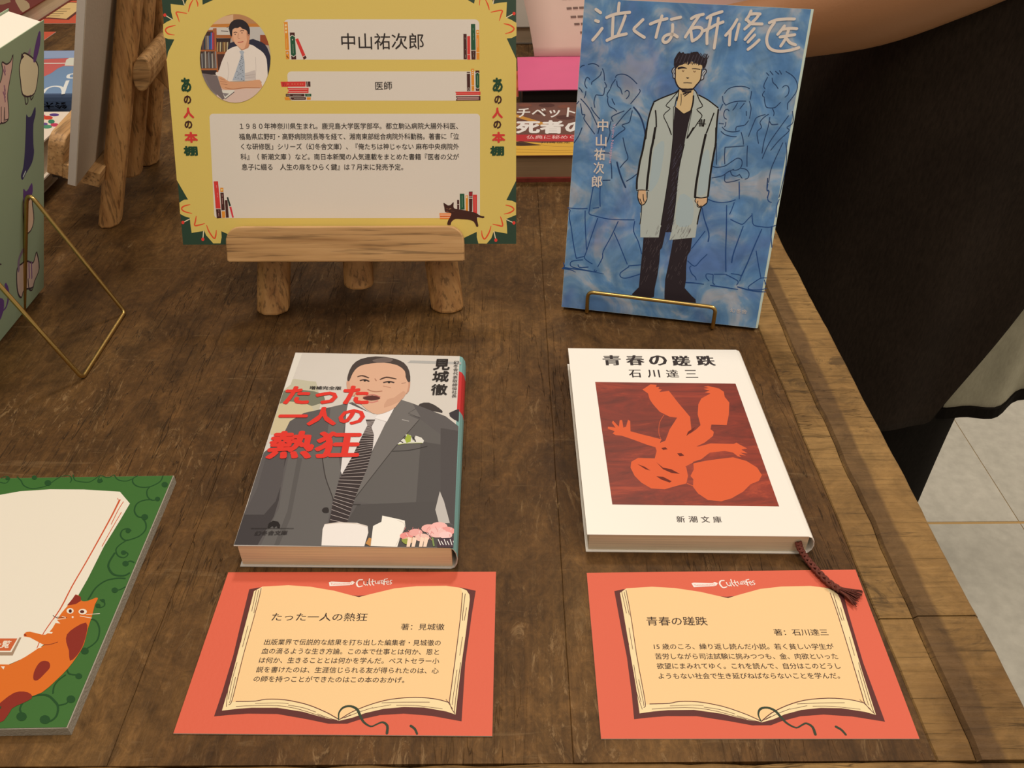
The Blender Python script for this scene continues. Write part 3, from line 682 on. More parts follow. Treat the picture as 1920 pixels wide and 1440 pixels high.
tk=leaning_book('hardcover_book','blue book with white-coated doctor drawing and handwritten white title, standing on wire stand',O0,u,v,n,Wb,Hb,Tb,[mat('pale_book_spine',alb((178,188,190),WU),.45)],1,PG2)
a=Art(O,u,v,n,WU,(1020,0,2.25),base=3e-5); a.cur='watercolour_cover'
a.fill_uv([(-.0639,.0001),(.0624,.0001),(.0624,.1879),(-.0639,.1879)],BLUEW)
LB=(32,66,108); LD=(34,56,84)
a.cur='background_figure_drawing'
def L6(L,wd=4.2,c=LD): # crop 6: [1050,100] x5.333
    a.k=(1050,100,5.333)
    for q in L: a.line(q,[wd*2.3]*len(q) if isinstance(wd,(int,float)) else wd,c,4)
L6([[(205,140),(222,125),(243,120)],[(283,110),(330,103),(365,113),(388,130)],[(413,185),(405,215),(375,245),(335,275),(318,290),(316,310)],[(425,155),(440,200),(445,270)],[(448,290),(463,322),(458,345)],[(447,345),(440,400),(425,420),(385,418),(360,418),(345,460),(340,500),(348,540)],
 [(298,262),(285,245),(268,243),(255,265),(248,300),(255,330),(270,348)],[(190,345),(210,365),(222,388)],[(258,380),(255,410),(243,445)],
 [(208,455),(250,500),(295,560),(335,640),(370,715)],[(312,542),(340,590),(395,655)],[(205,505),(215,560),(222,610),(250,615),(240,655),(290,730),(345,805)],[(168,505),(188,480)],[(220,745),(185,830),(140,895)],
 [(555,240),(570,218),(620,208),(670,220),(720,255),(770,305)],[(553,262),(520,310),(505,350)],[(500,362),(475,400),(472,425),(480,440)],[(478,450),(478,490),(495,530),(540,555),(566,580)],[(520,455),(530,480),(547,513)],[(568,278),(575,325),(605,355),(622,408)],
 [(650,385),(670,370),(690,385),(688,425),(662,455)],[(795,360),(800,385),(760,440),(708,502)],[(640,577),(560,610),(515,640),(530,680)],[(708,550),(640,620),(560,720)],[(722,575),(705,650),(688,692),(620,718),(650,755),(590,800),(530,855)],
 [(510,680),(495,740),(500,800),(470,890),(440,950)],[(630,845),(655,960),(680,1045),(640,1095),(600,1143)],[(440,995),(490,998)],[(508,1080),(516,1160),(518,1250)],[(430,1270),(500,1268)],[(770,1205),(720,1245),(665,1278)],[(395,740),(380,800)]])
L6([[(738,540),(785,600),(820,670),(845,760),(852,810)],[(570,1090),(590,1170),(620,1260),(655,1340)]],7)
def L7(L,wd=6.0,c=LB): # crop 7: [1040,340] x5.333
    a.k=(1040,340,5.333)
    for q in L: a.line(q,wd*1.5 if isinstance(wd,(int,float)) else wd,c,3)
L7([[(385,60),(370,140),(358,210),(350,270),(345,325),(400,345),(500,370),(600,382),(795,385)],[(455,60),(452,150),(455,250)],[(385,270),(440,262)],[(130,265),(230,274),(325,272)],
 [(145,280),(155,290),(145,345),(165,460),(190,640),(215,765)],[(305,295),(305,420),(318,680)],[(430,370),(370,540),(318,700),(300,770),(375,825)],[(215,770),(290,752)],
 [(280,785),(200,792),(160,810),(165,850),(250,875),(395,905)],[(235,835),(250,860),(335,857)],[(400,885),(395,905),(420,895)],[(635,400),(560,560),(485,700),(478,765),(430,855)],[(595,515),(650,640),(725,828)],
 [(800,400),(790,500),(835,600),(870,725)],[(740,845),(860,835)],[(740,855),(690,890),(655,920),(660,955),(710,968),(800,945),(858,925)],[(90,815),(98,845),(92,862)]],6.5)
L7([[(78,870),(160,885),(210,908)],[(90,862),(300,890),(490,925)]],[14,10,5])
a.cur='background_figure_drawing '
def L8(L,wd=6.0,c=LD): # crop [1320,100] x5.333
    a.k=(1320,100,5.333)
    for q in L: a.line(q,wd*1.55,c,4)
L8([[(625,195),(648,220)],[(662,180),(690,215)],[(715,180),(748,208)],[(755,173),(775,208)],[(635,240),(605,300),(598,335),(610,352)],[(605,378),(585,410),(590,430),(605,440)],[(603,450),(610,500),(622,535),(650,545),(705,543),(735,520),(765,490)],
 [(820,182),(880,220),(920,270),(935,330),(920,390),(870,460),(838,500),(835,560)],[(682,248),(690,290),(720,320),(740,352)],[(785,340),(810,322),(840,330),(850,365),(840,410),(810,438)],[(685,555),(700,590),(697,622)],
 [(205,400),(245,355),(300,335),(370,330),(420,337),(455,352)],[(185,430),(192,480),(218,518)],[(475,380),(470,420),(462,460)],[(218,518),(280,490),(350,478),(418,478)],[(335,495),(310,540),(288,568)],[(402,500),(360,552)],
 [(455,480),(470,540),(465,600),(455,650)],[(250,575),(235,560),(210,570),(198,610),(205,645),(225,658)],[(423,580),(425,622)],[(443,675),(410,715),(370,725),(325,735),(318,770)],[(160,570),(175,530),(188,510)],
 [(218,690),(215,720),(205,735)],[(183,738),(220,772),(290,785),(355,775)],[(172,782),(210,812),(280,832),(322,833)],[(150,700),(195,705)],[(372,790),(390,860),(395,910)],
 [(612,612),(530,640),(500,690),(445,830)],[(645,610),(600,640),(560,690),(575,740),(530,790),(545,900)],[(658,640),(640,740),(600,880),(580,998)],[(845,625),(760,740),(650,900),(583,1050)],[(655,680),(680,712),(738,708)],[(885,580),(890,690),(830,740),(850,775),(750,870),(668,968)],
 [(788,895),(720,1040),(670,1160),(645,1290)],[(818,895),(828,1000),(818,1130),(790,1280),(750,1440)],[(210,940),(400,925)],[(210,940),(205,1030),(208,1105)],[(435,925),(430,1020),(430,1130)],
 [(90,1130),(130,1140),(210,1125),(280,1080),(335,1048),(375,1065),(380,1110),(360,1150),(320,1168),(290,1165)],[(80,1245),(180,1225),(240,1185),(295,1160)],[(265,1180),(280,1215),(320,1228),(355,1210)],[(372,1150),(420,1160),(450,1200),(440,1245),(410,1258)],[(355,1212),(380,1248)],[(210,1215),(212,1285),(290,1280),(355,1262)],[(350,1290),(352,1440)],[(125,900),(125,1110)]],5.5)
L8([[(637,1250),(630,1365),(650,1380),(635,1440)]],7)
def L9(L,wd=6.5,c=LB): # crop [1280,340] x5.333
    a.k=(1280,340,5.333)
    for q in L: a.line(q,wd*1.5 if isinstance(wd,(int,float)) else wd,c,3)
L9([[(565,5),(568,90),(565,175)],[(852,30),(845,85),(862,95),(850,170),(862,200),(888,210)],[(255,180),(320,203),(400,212),(480,200),(525,185)],[(515,212),(495,270),(470,328)],[(480,380),(540,410),(600,428),(650,380),(690,340)],[(693,322),(698,380),(712,437),(800,455),(870,458),(930,440)],
 [(888,460),(885,560),(893,660)],[(235,300),(90,470)] if 0 else [(222,500),(160,580),(90,670)],[(50,795),(120,848),(180,790),(243,730)],[(85,845),(70,865),(90,920),(125,955),(135,985)],[(735,695),(750,790),(782,965)],[(838,965),(782,968),(720,1005),(660,1050),(668,1080),(770,1085),(835,1070)],
 [(300,930),(240,925),(235,960),(262,993)],[(315,928),(420,928)],[(305,935),(303,1015),(320,1030)],[(430,930),(500,965),(555,1000),(540,1035)],[(485,922),(580,940),(570,995)],[(965,180),(940,250),(935,355)],[(818,985),(830,1030)]],6)
L9([[(195,265),(215,370),(262,520),(255,600),(285,720),(308,912)],[(440,240),(437,500),(430,700),(432,900)],[(605,450),(550,600),(505,730),(490,812)],[(790,480),(720,640),(650,810),(588,945)]],[9,11,12,13])
L9([[(10,1010),(110,1015),(210,1028)],[(280,1040),(420,1060),(550,1080)],[(550,1055),(700,1095),(830,1105)]],[13,12,8])
# the doctor: coat, trousers, head (crops 3,4,5)
COAT=(168,172,154); BLK=(40,32,34); SKN=(206,172,118)
a.cur='doctor_illustration'
a.k=(1170,400,6.857)
a.fill([(490,-300),(640,-300),(610,150),(545,150),(470,178),(280,168),(480,100)],BLK)
a.fill([(280,165),(545,150),(530,260),(490,440),(465,470),(455,620),(430,800),(395,960),(385,1075),(180,1100),(100,1040),(190,950),(200,860),(220,640),(235,500),(252,300)],BLK)
a.fill([(890,195),(875,330),(855,480),(815,545),(800,680),(798,850),(780,960),(870,1060),(920,1105),(925,1165),(780,1175),(520,1130),(522,990),(530,850),(575,640),(615,430),(650,200)],BLK)
a.fill([(0,1050),(100,1062),(400,1090),(560,1125),(780,1160),(1110,1185),(1100,1200),(850,1195),(560,1145),(300,1110),(0,1075)],(66,60,92))
a.k=(1180,80,8.0)
a.fill([(745,700),(965,700),(940,1040),(860,1440),(660,1440),(660,960),(700,960)],SKN)
a.fill([(675,960),(700,965),(815,1065),(925,1010),(935,1020),(880,1260),(860,1440),(655,1440),(665,1200)],BLK)
# coat upper
a.fill([(745,700),(735,790),(700,830),(685,960),(665,1180),(655,1440),(240,1440),(270,1220),(320,1040),(365,905),(500,830),(690,750)],COAT)
a.fill([(965,700),(1000,740),(1050,790),(1200,870),(1335,975),(1320,1200),(1300,1440),(840,1440),(890,1200),(940,1000),(965,820)],COAT)
a.k=(1180,240,8.0)
a.fill([(245,155),(655,155),(650,260),(620,480),(580,790),(530,1110),(475,1450),(440,1640),(95+70,1640),(165,1440),(185,1160),(105,900),(125,700),(180,450)],COAT)
a.fill([(840,155),(1300,155),(1290,280),(1240,560),(1200,820),(1180,1020),(1085,1180),(1015,1440),(990,1640),(600,1680),(650,1440),(690,1150),(740,640),(790,420),(825,250)],COAT)
a.k=(1170,400,6.857)
a.fill([(205,-10),(490,-10),(475,175),(212,148)],COAT); a.fill([(630,-10),(960,-10),(915,190),(760,212),(605,215)],COAT)
# shades
a.k=(1180,240,8.0)
a.fill([(655,0),(860,0),(840,155),(825,250),(790,420),(740,640),(690,1150),(650,1440),(630,1560),(480,1560),(475,1440),(530,1110),(580,790),(620,480),(650,260)],BLK)
for P in ([(380,300),(520,200),(500,500),(430,800),(300,950),(330,600)],[(1100,400),(1200,350),(1180,900),(1030,1000),(1060,650)],[(760,1000),(950,1100),(930,1440),(700,1440)]): a.fill(P,(158,170,160),3)
OL=(28,24,22)
a.cur='doctor_outline'; a.lw=1.45
a.k=(1180,240,8.0)
for q,wd in (([(262,0),(235,150),(200,340),(160,500),(135,660),(115,780),(112,910)],20),([(390,0),(350,230),(325,340),(300,560),(275,760),(262,915)],24),([(110,935),(190,928),(292,940)],9),([(135,930),(128,1040),(160,1130),(190,1152),(225,1140),(262,1070),(268,960)],11),
  ([(160,1065),(185,1130)],9),([(207,995),(210,1060),(222,1105)],9),([(185,1160),(178,1300),(160,1440)],9),([(600,0),(632,100)],9),([(960,0),(920,70),(872,145)],18),([(1185,0),(1155,75)],14),([(1145,100),(1090,350),(1040,620),(1000,860),(985,1035)],24),
  ([(1302,0),(1298,180),(1290,270)],20),([(1285,290),(1250,480),(1215,700),(1180,1020)],20),([(985,1035),(1085,1050),(1175,1030)],12),([(1000,1050),(985,1095),(1015,1130),(1022,1175),(1060,1188),(1110,1165),(1165,1120),(1168,1045)],10),([(1030,1095),(1020,1130)],8),([(1050,1185),(1075,1160)],8),
  ([(1078,1190),(1045,1300),(1018,1440)],13),([(655,155),(620,500),(580,790),(475,1450)],8),([(825,250),(740,640),(690,1150),(650,1440)],8)): a.line(q,wd,OL,3)
a.k=(1180,80,8.0)
for q,wd in (([(370,885),(500,825),(690,750),(740,712)],13),([(365,905),(320,1020),(275,1200),(245,1440)],16),([(392,1020),(402,1130),(405,1260)],15),([(390,1275),(375,1440)],15),([(740,720),(630,850),(550,945),(612,990),(515,1088),(570,1220),(630,1380)],9),([(712,815),(692,900),(680,960)],9),([(745,700),(732,800),(715,870)],9),([(776,770),(778,860),(772,940)],6),
  ([(685,962),(815,1065),(920,1015)],6),([(965,700),(1005,745),(1050,860),(1098,955),(1012,1000),(1090,1090),(1040,1180),(960,1300),(872,1420)],10),([(962,800),(955,900),(925,1020)],16),([(1040,785),(1180,860),(1330,975)],12),([(1335,1005),(1315,1180),(1300,1440)],17),([(1268,1058),(1215,1200),(1160,1350)],13),([(1145,1380),(1130,1440)],15),
  ([(1060,1155),(1060,1250)],14),([(1085,1155),(1090,1250)],14),([(1125,1155),(1110,1250)],16),([(1015,1210),(1145,1220)],7),([(690,360),(690,480),(690,560),(720,640),(770,690),(850,695),(945,695),(1000,640),(1065,560),(1075,500)],13),([(665,960),(655,1440)],7),([(940,1010),(860,1440)],6)): a.line(q,wd,OL,3)
# head
a.fill([(690,370),(700,340),(900,270),(1095,340),(1085,470),(1060,560),(1000,635),(940,695),(770,690),(720,630),(695,560)],SKN)
a.fill([(640,420),(660,372),(685,370),(690,540),(660,520),(645,470)],(170,170,165)); a.fill([(1130,400),(1155,440),(1120,490),(1110,545),(1070,560),(1090,440)],(170,170,165))
for q,wd in (([(672,372),(645,400),(640,440),(655,475),(655,520),(680,540)],9),([(675,400),(665,440),(680,470)],6),([(1115,405),(1140,395),(1158,435),(1120,490),(1115,540),(1075,562)],9),([(1135,425),(1105,460),(1090,500)],6),
  ([(690,360),(690,480),(690,560),(720,640),(770,690),(850,695),(945,695),(1000,640),(1065,560),(1078,480),(1090,400)],12),([(780,700),(850,705),(940,700)],22),([(800,730),(860,740),(920,735)],18),([(810,770),(850,760)],14),([(830,800),(900,745)],10)): a.line(q,wd,(34,26,30),3)
a.fill([(690,410),(668,330),(672,250),(720,165),(755,130),(770,160),(810,140),(830,165),(880,160),(910,160),(960,140),(1020,135),(1040,150),(1055,180),(1080,200),(1100,220),(1140,230),(1150,190),(1150,165),(1165,180),(1170,280),(1140,370),(1105,400),(1090,340),(1060,330),(1030,345),(1040,300),(1000,335),(1010,290),(960,320),(965,280),(930,270),(890,335),(870,330),(880,285),(835,320),(850,290),(800,330),(745,345),(712,380)],BLK)
for i in range(26):
    x=700+i*17.5; a.line([(x,330-abs(i-13)*2+random.uniform(-14,8)),(x+55,190+random.uniform(-50,10))],7,BLK if i%3 else (66,58,62),0)
for q,wd,c in (([(738,385),(790,372),(862,385)],[22,20,6],BLK),([(942,392),(990,390),(1062,402)],[8,10,6],BLK),([(795,412),(800,430),(815,430),(818,412)],6,(90,50,30)),([(965,425),(972,438),(985,438),(990,425)],6,(90,50,30)),([(858,525),(892,528)],7,BLK),([(868,535),(882,533)],8,BLK),([(815,602),(870,600),(935,606)],7,BLK)): a.line(q,wd,c,2)
# hands
a.k=(1180,240,8.0)
a.fill([(138,935),(245,935),(262,1060),(225,1130),(190,1148),(160,1120),(132,1030)],(204,164,118)); a.fill([(1000,1055),(1080,1055),(1165,1045),(1160,1115),(1100,1165),(1040,1180),(1022,1150),(990,1090)],(204,164,118))
for q,wd in (([(160,1065),(185,1130)],9),([(207,995),(210,1060),(222,1105)],9),([(1030,1095),(1022,1140),(1060,1180),(1075,1160)],8)): a.line(q,wd,OL,2)
a.lw=1.0
# hatching on dark clothes
for i in range(60):
    y=300+i*26; x=660-(i*2.6)+random.uniform(10,110); a.line([(x,y),(x+35,y-60)],2.5,(96,92,104),0)
a.k=(1170,400,6.857)
for i in range(90):
    y=200+random.random()*720; s_=(y-200)/720; x=random.choice([265-s_*60,640-s_*110])+random.uniform(10,205)
    a.line([(x,y),(x+22,y-48)],2.4,(98,84,80),0)
# titles
TW=(222,224,218); a.cur='title_lettering'; a.k=(1080,0,8.0); TWD=44
for q in ([(300,140),(370,190)],[(295,308),(338,322)],[(392,425),(330,510),(252,600)],[(648,48),(640,120),(635,190)],[(460,262),(600,210),(805,185)],[(558,250),(552,400),(545,545)],[(740,240),(690,380),(630,520)],[(465,605),(600,545),(755,508)],
  [(1005,295),(930,370),(868,440),(930,500),(1025,560)],[(1115,360),(1240,310),(1365,280)],[(1290,240),(1240,400),(1200,560)],[(1430,290),(1570,258)],[(1450,370),(1448,460),(1425,560),(1380,620),(1330,635),(1302,600),(1330,545),(1400,515),(1470,520),(1520,552)]): a.line(q,TWD,TW,4)
a.k=(1300,0,8.0)
for q in ([(-30,280),(40,240),(150,215)],[(90,235),(10,350),(-120,555)],[(-40,440),(-20,600)],[(-30,430),(50,410),(115,420),(135,460),(110,520),(50,580),(-15,615)],[(205,270),(290,220),(430,175)],[(262,260),(235,400),(205,500),(205,655)],[(150,465),(250,420),(340,370),(445,330)],[(375,275),(360,400),(330,600),(312,720)],
  [(655,295),(580,420),(485,530)],[(555,470),(545,580),(540,675)],[(688,362),(660,480),(635,595)],[(865,165),(830,240),(790,295)],[(845,215),(920,205),(1000,210)],[(985,215),(930,290),(770,435)],[(810,300),(860,350),(920,358),(1030,360)],[(912,430),(850,500),(775,590)],[(920,525),(820,630)],[(985,600),(900,680),(820,740)],
  [(1140,340),(1240,300),(1380,285),(1515,285)],[(1215,340),(1140,450),(1100,580),(1120,690),(1190,750),(1300,768),(1440,755),(1580,715)],[(1365,390),(1320,450),(1265,515)],[(1330,440),(1450,425),(1550,430)],[(1300,555),(1400,540),(1520,520)],[(1430,440),(1380,580),(1310,690)],[(1400,580),(1450,640),(1530,672)]): a.line(q,TWD,TW,4)
a.cur='author_lettering'; a.k=(1050,100,5.333)
a.chars('中山祐次郎',[(428,718),(412,870),(396,1008),(388,1145),(370,1280)],108,120,(214,216,200),.02)
a.cur='romanized_author_lettering'
def vrot(t,p0,p1,hw,c):
    """horizontal script running down the cover: glyph x axis goes from p0 to p1"""
    vs,fs=glyphs(t); x0=min(q[0] for q in vs);x1=max(q[0] for q in vs);y0=min(q[1] for q in vs);y1=max(q[1] for q in vs)
    A,B_=a.p(*p0),a.p(*p1); C_=a.p(p0[0]+hw,p0[1]); d=(C_[0]-A[0],C_[1]-A[1])
    a.add([tuple(A[i]+(B_[i]-A[i])*((x-x0)/(x1-x0))+d[i]*((y-y0)/(y1-y0)) for i in (0,1)) for x,y in vs],fs,c)
vrot('Yujiro Nakayama',(522,700),(482,1100),34,(206,160,190))
a.cur='publisher_lettering'; a.k=(1280,340,5.333); a.text('幻冬舎',(472,1305),(640,1325),42,(208,212,206))
a.build(tk)
sp=Art(O+u*(Wb/2)-n*(Tb/2),-n,v,u,WU,base=6e-5); sp.cur='spine_lettering'
for txt,v0,sz,st in (('泣くな研修医',.168,.0058,.0085),('中山祐次郎',.092,.0042,.0062),('幻冬舎',.020,.0034,.0048)):
    sp.cur={'泣':'spine_title_lettering','中':'spine_author_lettering','幻':'spine_publisher_lettering'}[txt[0]]
    for i_,ch in enumerate(txt):
        gv,gf=glyphs(ch); X=[q[0] for q in gv];Y=[q[1] for q in gv]; sx=max(X)-min(X); sy=max(Y)-min(Y); sc=sz/max(sx,sy)
        sp.add([((q[0]-min(X)-sx/2)*sc,v0-i_*st+(q[1]-min(Y)-sy/2)*sc) for q in gv],gf,(44,48,56))
sp.build(tk)
lipL=at(1100,590,0); lipR=at(1335,620,0); sd=(lipR-lipL).normalized(); bk=V3((-sd.y,sd.x,0))
wire_stand('thin brass wire stand holding up the blue doctor book',(lipL+lipR)/2,sd,bk,(lipR-lipL).length/2,.0165,.0235,.052,.085,.088)
# ================================================================== SAGE GREEN BOOK WITH CATS
ang=.3352; O=V3((-.3256,.5048,0)); u=V3((0,1,0)); v=V3((math.sin(ang),0,math.cos(ang))); n=V3((math.cos(ang),0,-math.sin(ang)))
m=mat('sage_cover',alb((108,122,92),(.46,.42,.32)),.6,var=.04,vscale=10)
O1=O-u*.128
tg=leaning_book('hardcover_book','sage green book with small cat drawings, standing on edge at left',O1+v*.0030,u,v,n,.128,.1865,.019,m,-1,mat('bright_page_edges',(.80,.79,.74),.7,bump=.2,bscale=1500))
WG=(.46,.42,.32)
a=Art(O+v*.001,u,v,n,WG,(0,60,2.4828)); a.cur='cat_drawings'
CT=(158,140,112); PU=(72,48,88); NV=(44,42,66); OU=(48,38,40)
def cl_(P,c,o=1):
    a.fill(P,c,3)
    if o: 
        q=catmull(P+[P[0]],3); a.line(q,3.2,OU,0)
cl_([(97,130),(90,170),(95,225),(105,290),(135,300),(160,285),(172,240),(178,170),(165,135),(130,105),(108,100)],(176,160,124))
a.fill([(95,135),(100,98),(112,115)],OU); a.fill([(128,100),(142,72),(142,105)],(110,90,100)); a.fill([(155,140),(158,90),(178,5),(188,0),(186,60),(168,130)],PU,2); a.line([(115,295),(120,335),(130,325),(128,300)],3,OU); a.line([(140,295),(145,315),(155,300)],3,OU)
cl_([(-30,240),(0,235),(12,180),(8,150),(12,140),(30,150),(50,135),(60,105),(55,170),(45,225),(35,290),(38,340),(40,400),(25,420),(5,425),(-30,420)],(160,134,116)); 
for y in (160,175,250,265,280,300): a.line([(14+y%7,y),(24,y+24)],4,(110,76,88),0)
a.line([(5,350),(5,420),(18,425),(20,350),(22,410),(38,405)],3,OU,0)
cl_([(122,385),(130,395),(145,390),(163,348),(165,385),(155,430),(155,520),(158,560),(148,610),(120,660),(105,688),(97,670),(108,630),(115,560),(120,450)],NV,0)
a.line([(108,672),(118,650)],4,(150,160,170))
cl_([(110,780),(108,840),(112,900),(120,940),(145,920),(157,870),(150,800),(145,770)],(168,146,116)); a.fill([(108,730),(120,742),(132,730),(148,702),(152,740),(140,780),(112,800)],PU,2)
cl_([(100,1080),(80,1100),(78,1170),(85,1220),(100,1235),(112,1200),(150,1190),(160,1160),(182,1100),(170,1025),(160,1060),(150,1075),(120,1065)],(150,132,112))
for x in (122,134,146): a.line([(x,1072),(x+2,1145)],4,(96,70,92),0)
a.line([(104,1020),(88,1060),(86,1110)],[10,9,8],(98,84,92)); a.line([(130,1150),(135,1195),(150,1200),(160,1160)],3,OU)
a.fill([(-20,1240),(0,1238),(18,1250),(15,1300),(-5,1350),(-25,1360)],PU,2); a.line([(25,1175),(35,1200),(38,1240),(28,1280),(10,1300)],[7,8,7,5,3],PU)
a.line([(-5,1080),(5,1082)],3,OU)
a.build(tg)
f0=at(236,588,0); f1=at(155,712,0); fx=(f0.x+f1.x)/2; hw=(f0.y-f1.y)/2; cy=(f0.y+f1.y)/2
wire_stand('thin brass wire stand propping up the sage green cat book',V3((-.3256-.0245,cy,0)),V3((0,-1,0)),V3((1,0,0)),hw,.016,.0245,.0245+.0335,.088,fx+.3256+.0245)
# ================================================================== EASELS
def easel(label,M,tilt=22):
    """small oak table easel; local x along the ledge, y backwards, z up; M places it"""
    P=lambda x,y,z:M@V3((x,y,z))
    t=thing('tabletop_easel',label,'easel',M.translation.copy())
    tl=R(tilt); s,c=math.sin(tl),math.cos(tl); Zl=.245
    def leg(x0,x1,z0,z1,wx,wy,mt,par,nm='leg',y0=0,lab=None):
        rings=[]
        for k in range(3):
            z=z0+(z1-z0)*k/2; x=x0+(x1-x0)*(z/z1 if z1 else 0); yc=y0+z*math.tan(tl)
            rings.append([P(x+a*wx,yc+b*wy,z) for a,b in ((-.5,-.22),(-.22,-.5),(.22,-.5),(.5,-.22),(.5,.22),(.22,.5),(-.22,.5),(-.5,.22))])
        v,f=loft(rings); o=fixn(mesh(nm,v,f,mt,par)); bevel(o,.0018,2,30); return o
    leg(-.0585,-.031,0,Zl,.0215,.0165,OAKZ,t); leg(.0585,.031,0,Zl,.0215,.0165,OAKZ,t)
    leg(0,0,.0150,Zl+.012,.0195,.0155,OAKZ,t,'mast',y0=.0)
    # cross rails behind
    for zc in (.112,.222):
        yb=.009+zc*math.tan(tl); pr=[]
        for i in range(14):
            an=2*math.pi*i/14; pr.append((.0065*math.cos(an),.013*math.sin(an)))
        xx=.0585-(.0275*zc/.245)+.006
        rings=[[P(x,yb+.0052+a*c+b*s*1.0,zc-a*s+b*c) for a,b in pr] for x in (-xx,xx)]
        v,f=loft(rings); bevel(fixn(mesh('cross_rail',v,f,OAKX if M.to_euler().z<.5 else OAKY,t)),.0012)
    # folding prop: two cheeks with a slot, hinged on the mast
    zt=.105; yt=zt*math.tan(tl)+.016; ye=.125; 
    for sx in (-.0062,.0062):
        d=V3((0,ye-yt,-zt)).normalized(); nrm=V3((0,-d.z,d.y)); w=.0085
        r=[]
        for q in (V3((sx,yt,zt)),V3((sx,ye,0))):
            r.append([M@(q+V3((ex,0,0))+nrm*ew) for ex,ew in ((-.0038,-w),(.0038,-w),(.0038,w),(-.0038,w))])
        r[1]=[V3((p.x,p.y,max(p.z,0.0))) for p in r[1]]
        v,f=loft(r); pp=fixn(mesh('prop',v,f,OAKZ,t)); bevel(pp,.001)
    v,f=tube([P(-.0125,yt,zt),P(.0125,yt,zt)],.0016,8); mesh('hinge_pin',v,f,mat('dark_steel',(.08,.07,.06),.35,.8),t)
    return t,P
OAKY=oak('oak_grain_across',1)
M1=Matrix.Translation((-.1015,.4795,0))@Matrix.Rotation(.01,4,'Z')
te,Pe=easel('oak easel with rounded ledge carrying the yellow profile card',M1)
# ledge of the first easel: outline taken on its own front plane
O,u,v,n=orient((-.10170745,.47579152,.05064601),.01839361,.4425026,-.0132372); n=-n if n.y>0 else n
LO=O+n*.0115
def lp(x,y): 
    p=onp(x,y,LO,n)-LO; return (p.dot(u),p.dot(v))
xl,xr=lp(424,470)[0],lp(870,470)[0]; yb,yt_=lp(640,491)[1],lp(640,424.5)[1]
def ledge(parent,LO,u,v,n,xl,xr,yb,yt_,depth_lip,depth_shelf,cardv,m):
    r=.0095; ol=[(xl+.001,yb)]
    ol+= [(xl,yb+.001)]+[(xl+r-r*math.cos(t),yt_-r*1.0+r*1.0*math.sin(t)) for t in [i*math.pi/2/7 for i in range(8)]]
    ol+= [(xr-r+r*math.sin(t),yt_-r*1.0+r*1.0*math.cos(t)) for t in [i*math.pi/2/7 for i in range(8)]]+[(xr,yb+.001),(xr-.001,yb)]
    rings=[[LO+u*a+v*b-n*d for a,b in ol] for d in (0,depth_lip)]
    vv,ff=loft(rings); o=fixn(mesh('ledge',vv,ff,m,parent)); bevel(o,.0008,2,50)
    q=[LO+u*a+v*b-n*d for b in (yb,cardv) for a,d in ((xl,depth_lip),(xr,depth_lip),(xr,depth_shelf),(xl,depth_shelf))]
    vv,ff=box8(q); fixn(mesh('ledge_shelf',vv,ff,m,parent))
ledge(te,LO,u,v,n,xl,xr,yb,yt_,.0100,.0245,-.0008,OAKX)
# ================================================================== YELLOW PROFILE CARD
YCU,YCV,YCN,YCO=u,v,n,O
tc_=thing('profile_card','yellow profile card with oval portrait and dark green corners on easel ledge','card',O)
W2=.105
q=[O-u*W2,O+u*W2,O+u*W2+v*.148,O-u*W2+v*.148]; q=[p for p in q]+[p-n*.0009 for p in q]
DGN=mat('dark_green_print',alb((24,50,32),WU),.5)
vv,ff=box8(q); mesh('paper',vv,[tuple(f) for f in ff],[PAPER,DGN],tc_,[1,0,0,0,0,0])
a=Art(O,u,v,n,WU,(0,0,1)); a.cur='ornamental_border'
YEL=(190,162,78); GRN=(26,56,34); RD=(196,70,34); BRN=(58,30,22); PW=(193,178,153); CRM=(206,184,140)
outl=[(380,9),(379,-8),(362,-13),(352,-4),(346,10.4),(333,9),(320,7.3),(321,22),(324.4,36),(313.7,40.5),(306,45.8),(306,58),(307.3,69.5),(315.3,73.3),(327,74),(315.3,97.8),(312.5,113),
 (322,224),(331.5,337.7),(352.6,374.2),(345,374.5),(336.3,380),(337.8,401),(346,405.5),(356,408.5),(357,420),(359.4,436.7),(370,435),(379.7,433.5),(383,432.5),(386.5,441),(400,456.3),(413.5,456.3),(415.6,445),(415,433.5),(423,437),
 (450,450),(860,450),(870,446),(894,434.6),(894,445),(897,456.5),(912.5,456.8),(921,447),(925,435.6),(928,434),(951,438),(950.5,425),(949,410.6),(967.6,403),(967.6,380),(960,376.5),(949.5,375),(967.6,338.8),
 (968.2,111),(950,72),(959,71.5),(968.4,66.7),(968.4,43),(959,37.5),(949,33),(950.5,4),(938,5),(925,7.6),(921,-8),(905,-13),(892,-10),(889,7),(877,0),(850,-8),(640,-8),(420,-8),(397.8,.8)]
a.fill(outl,YEL)
a.cur='petal_strokes'
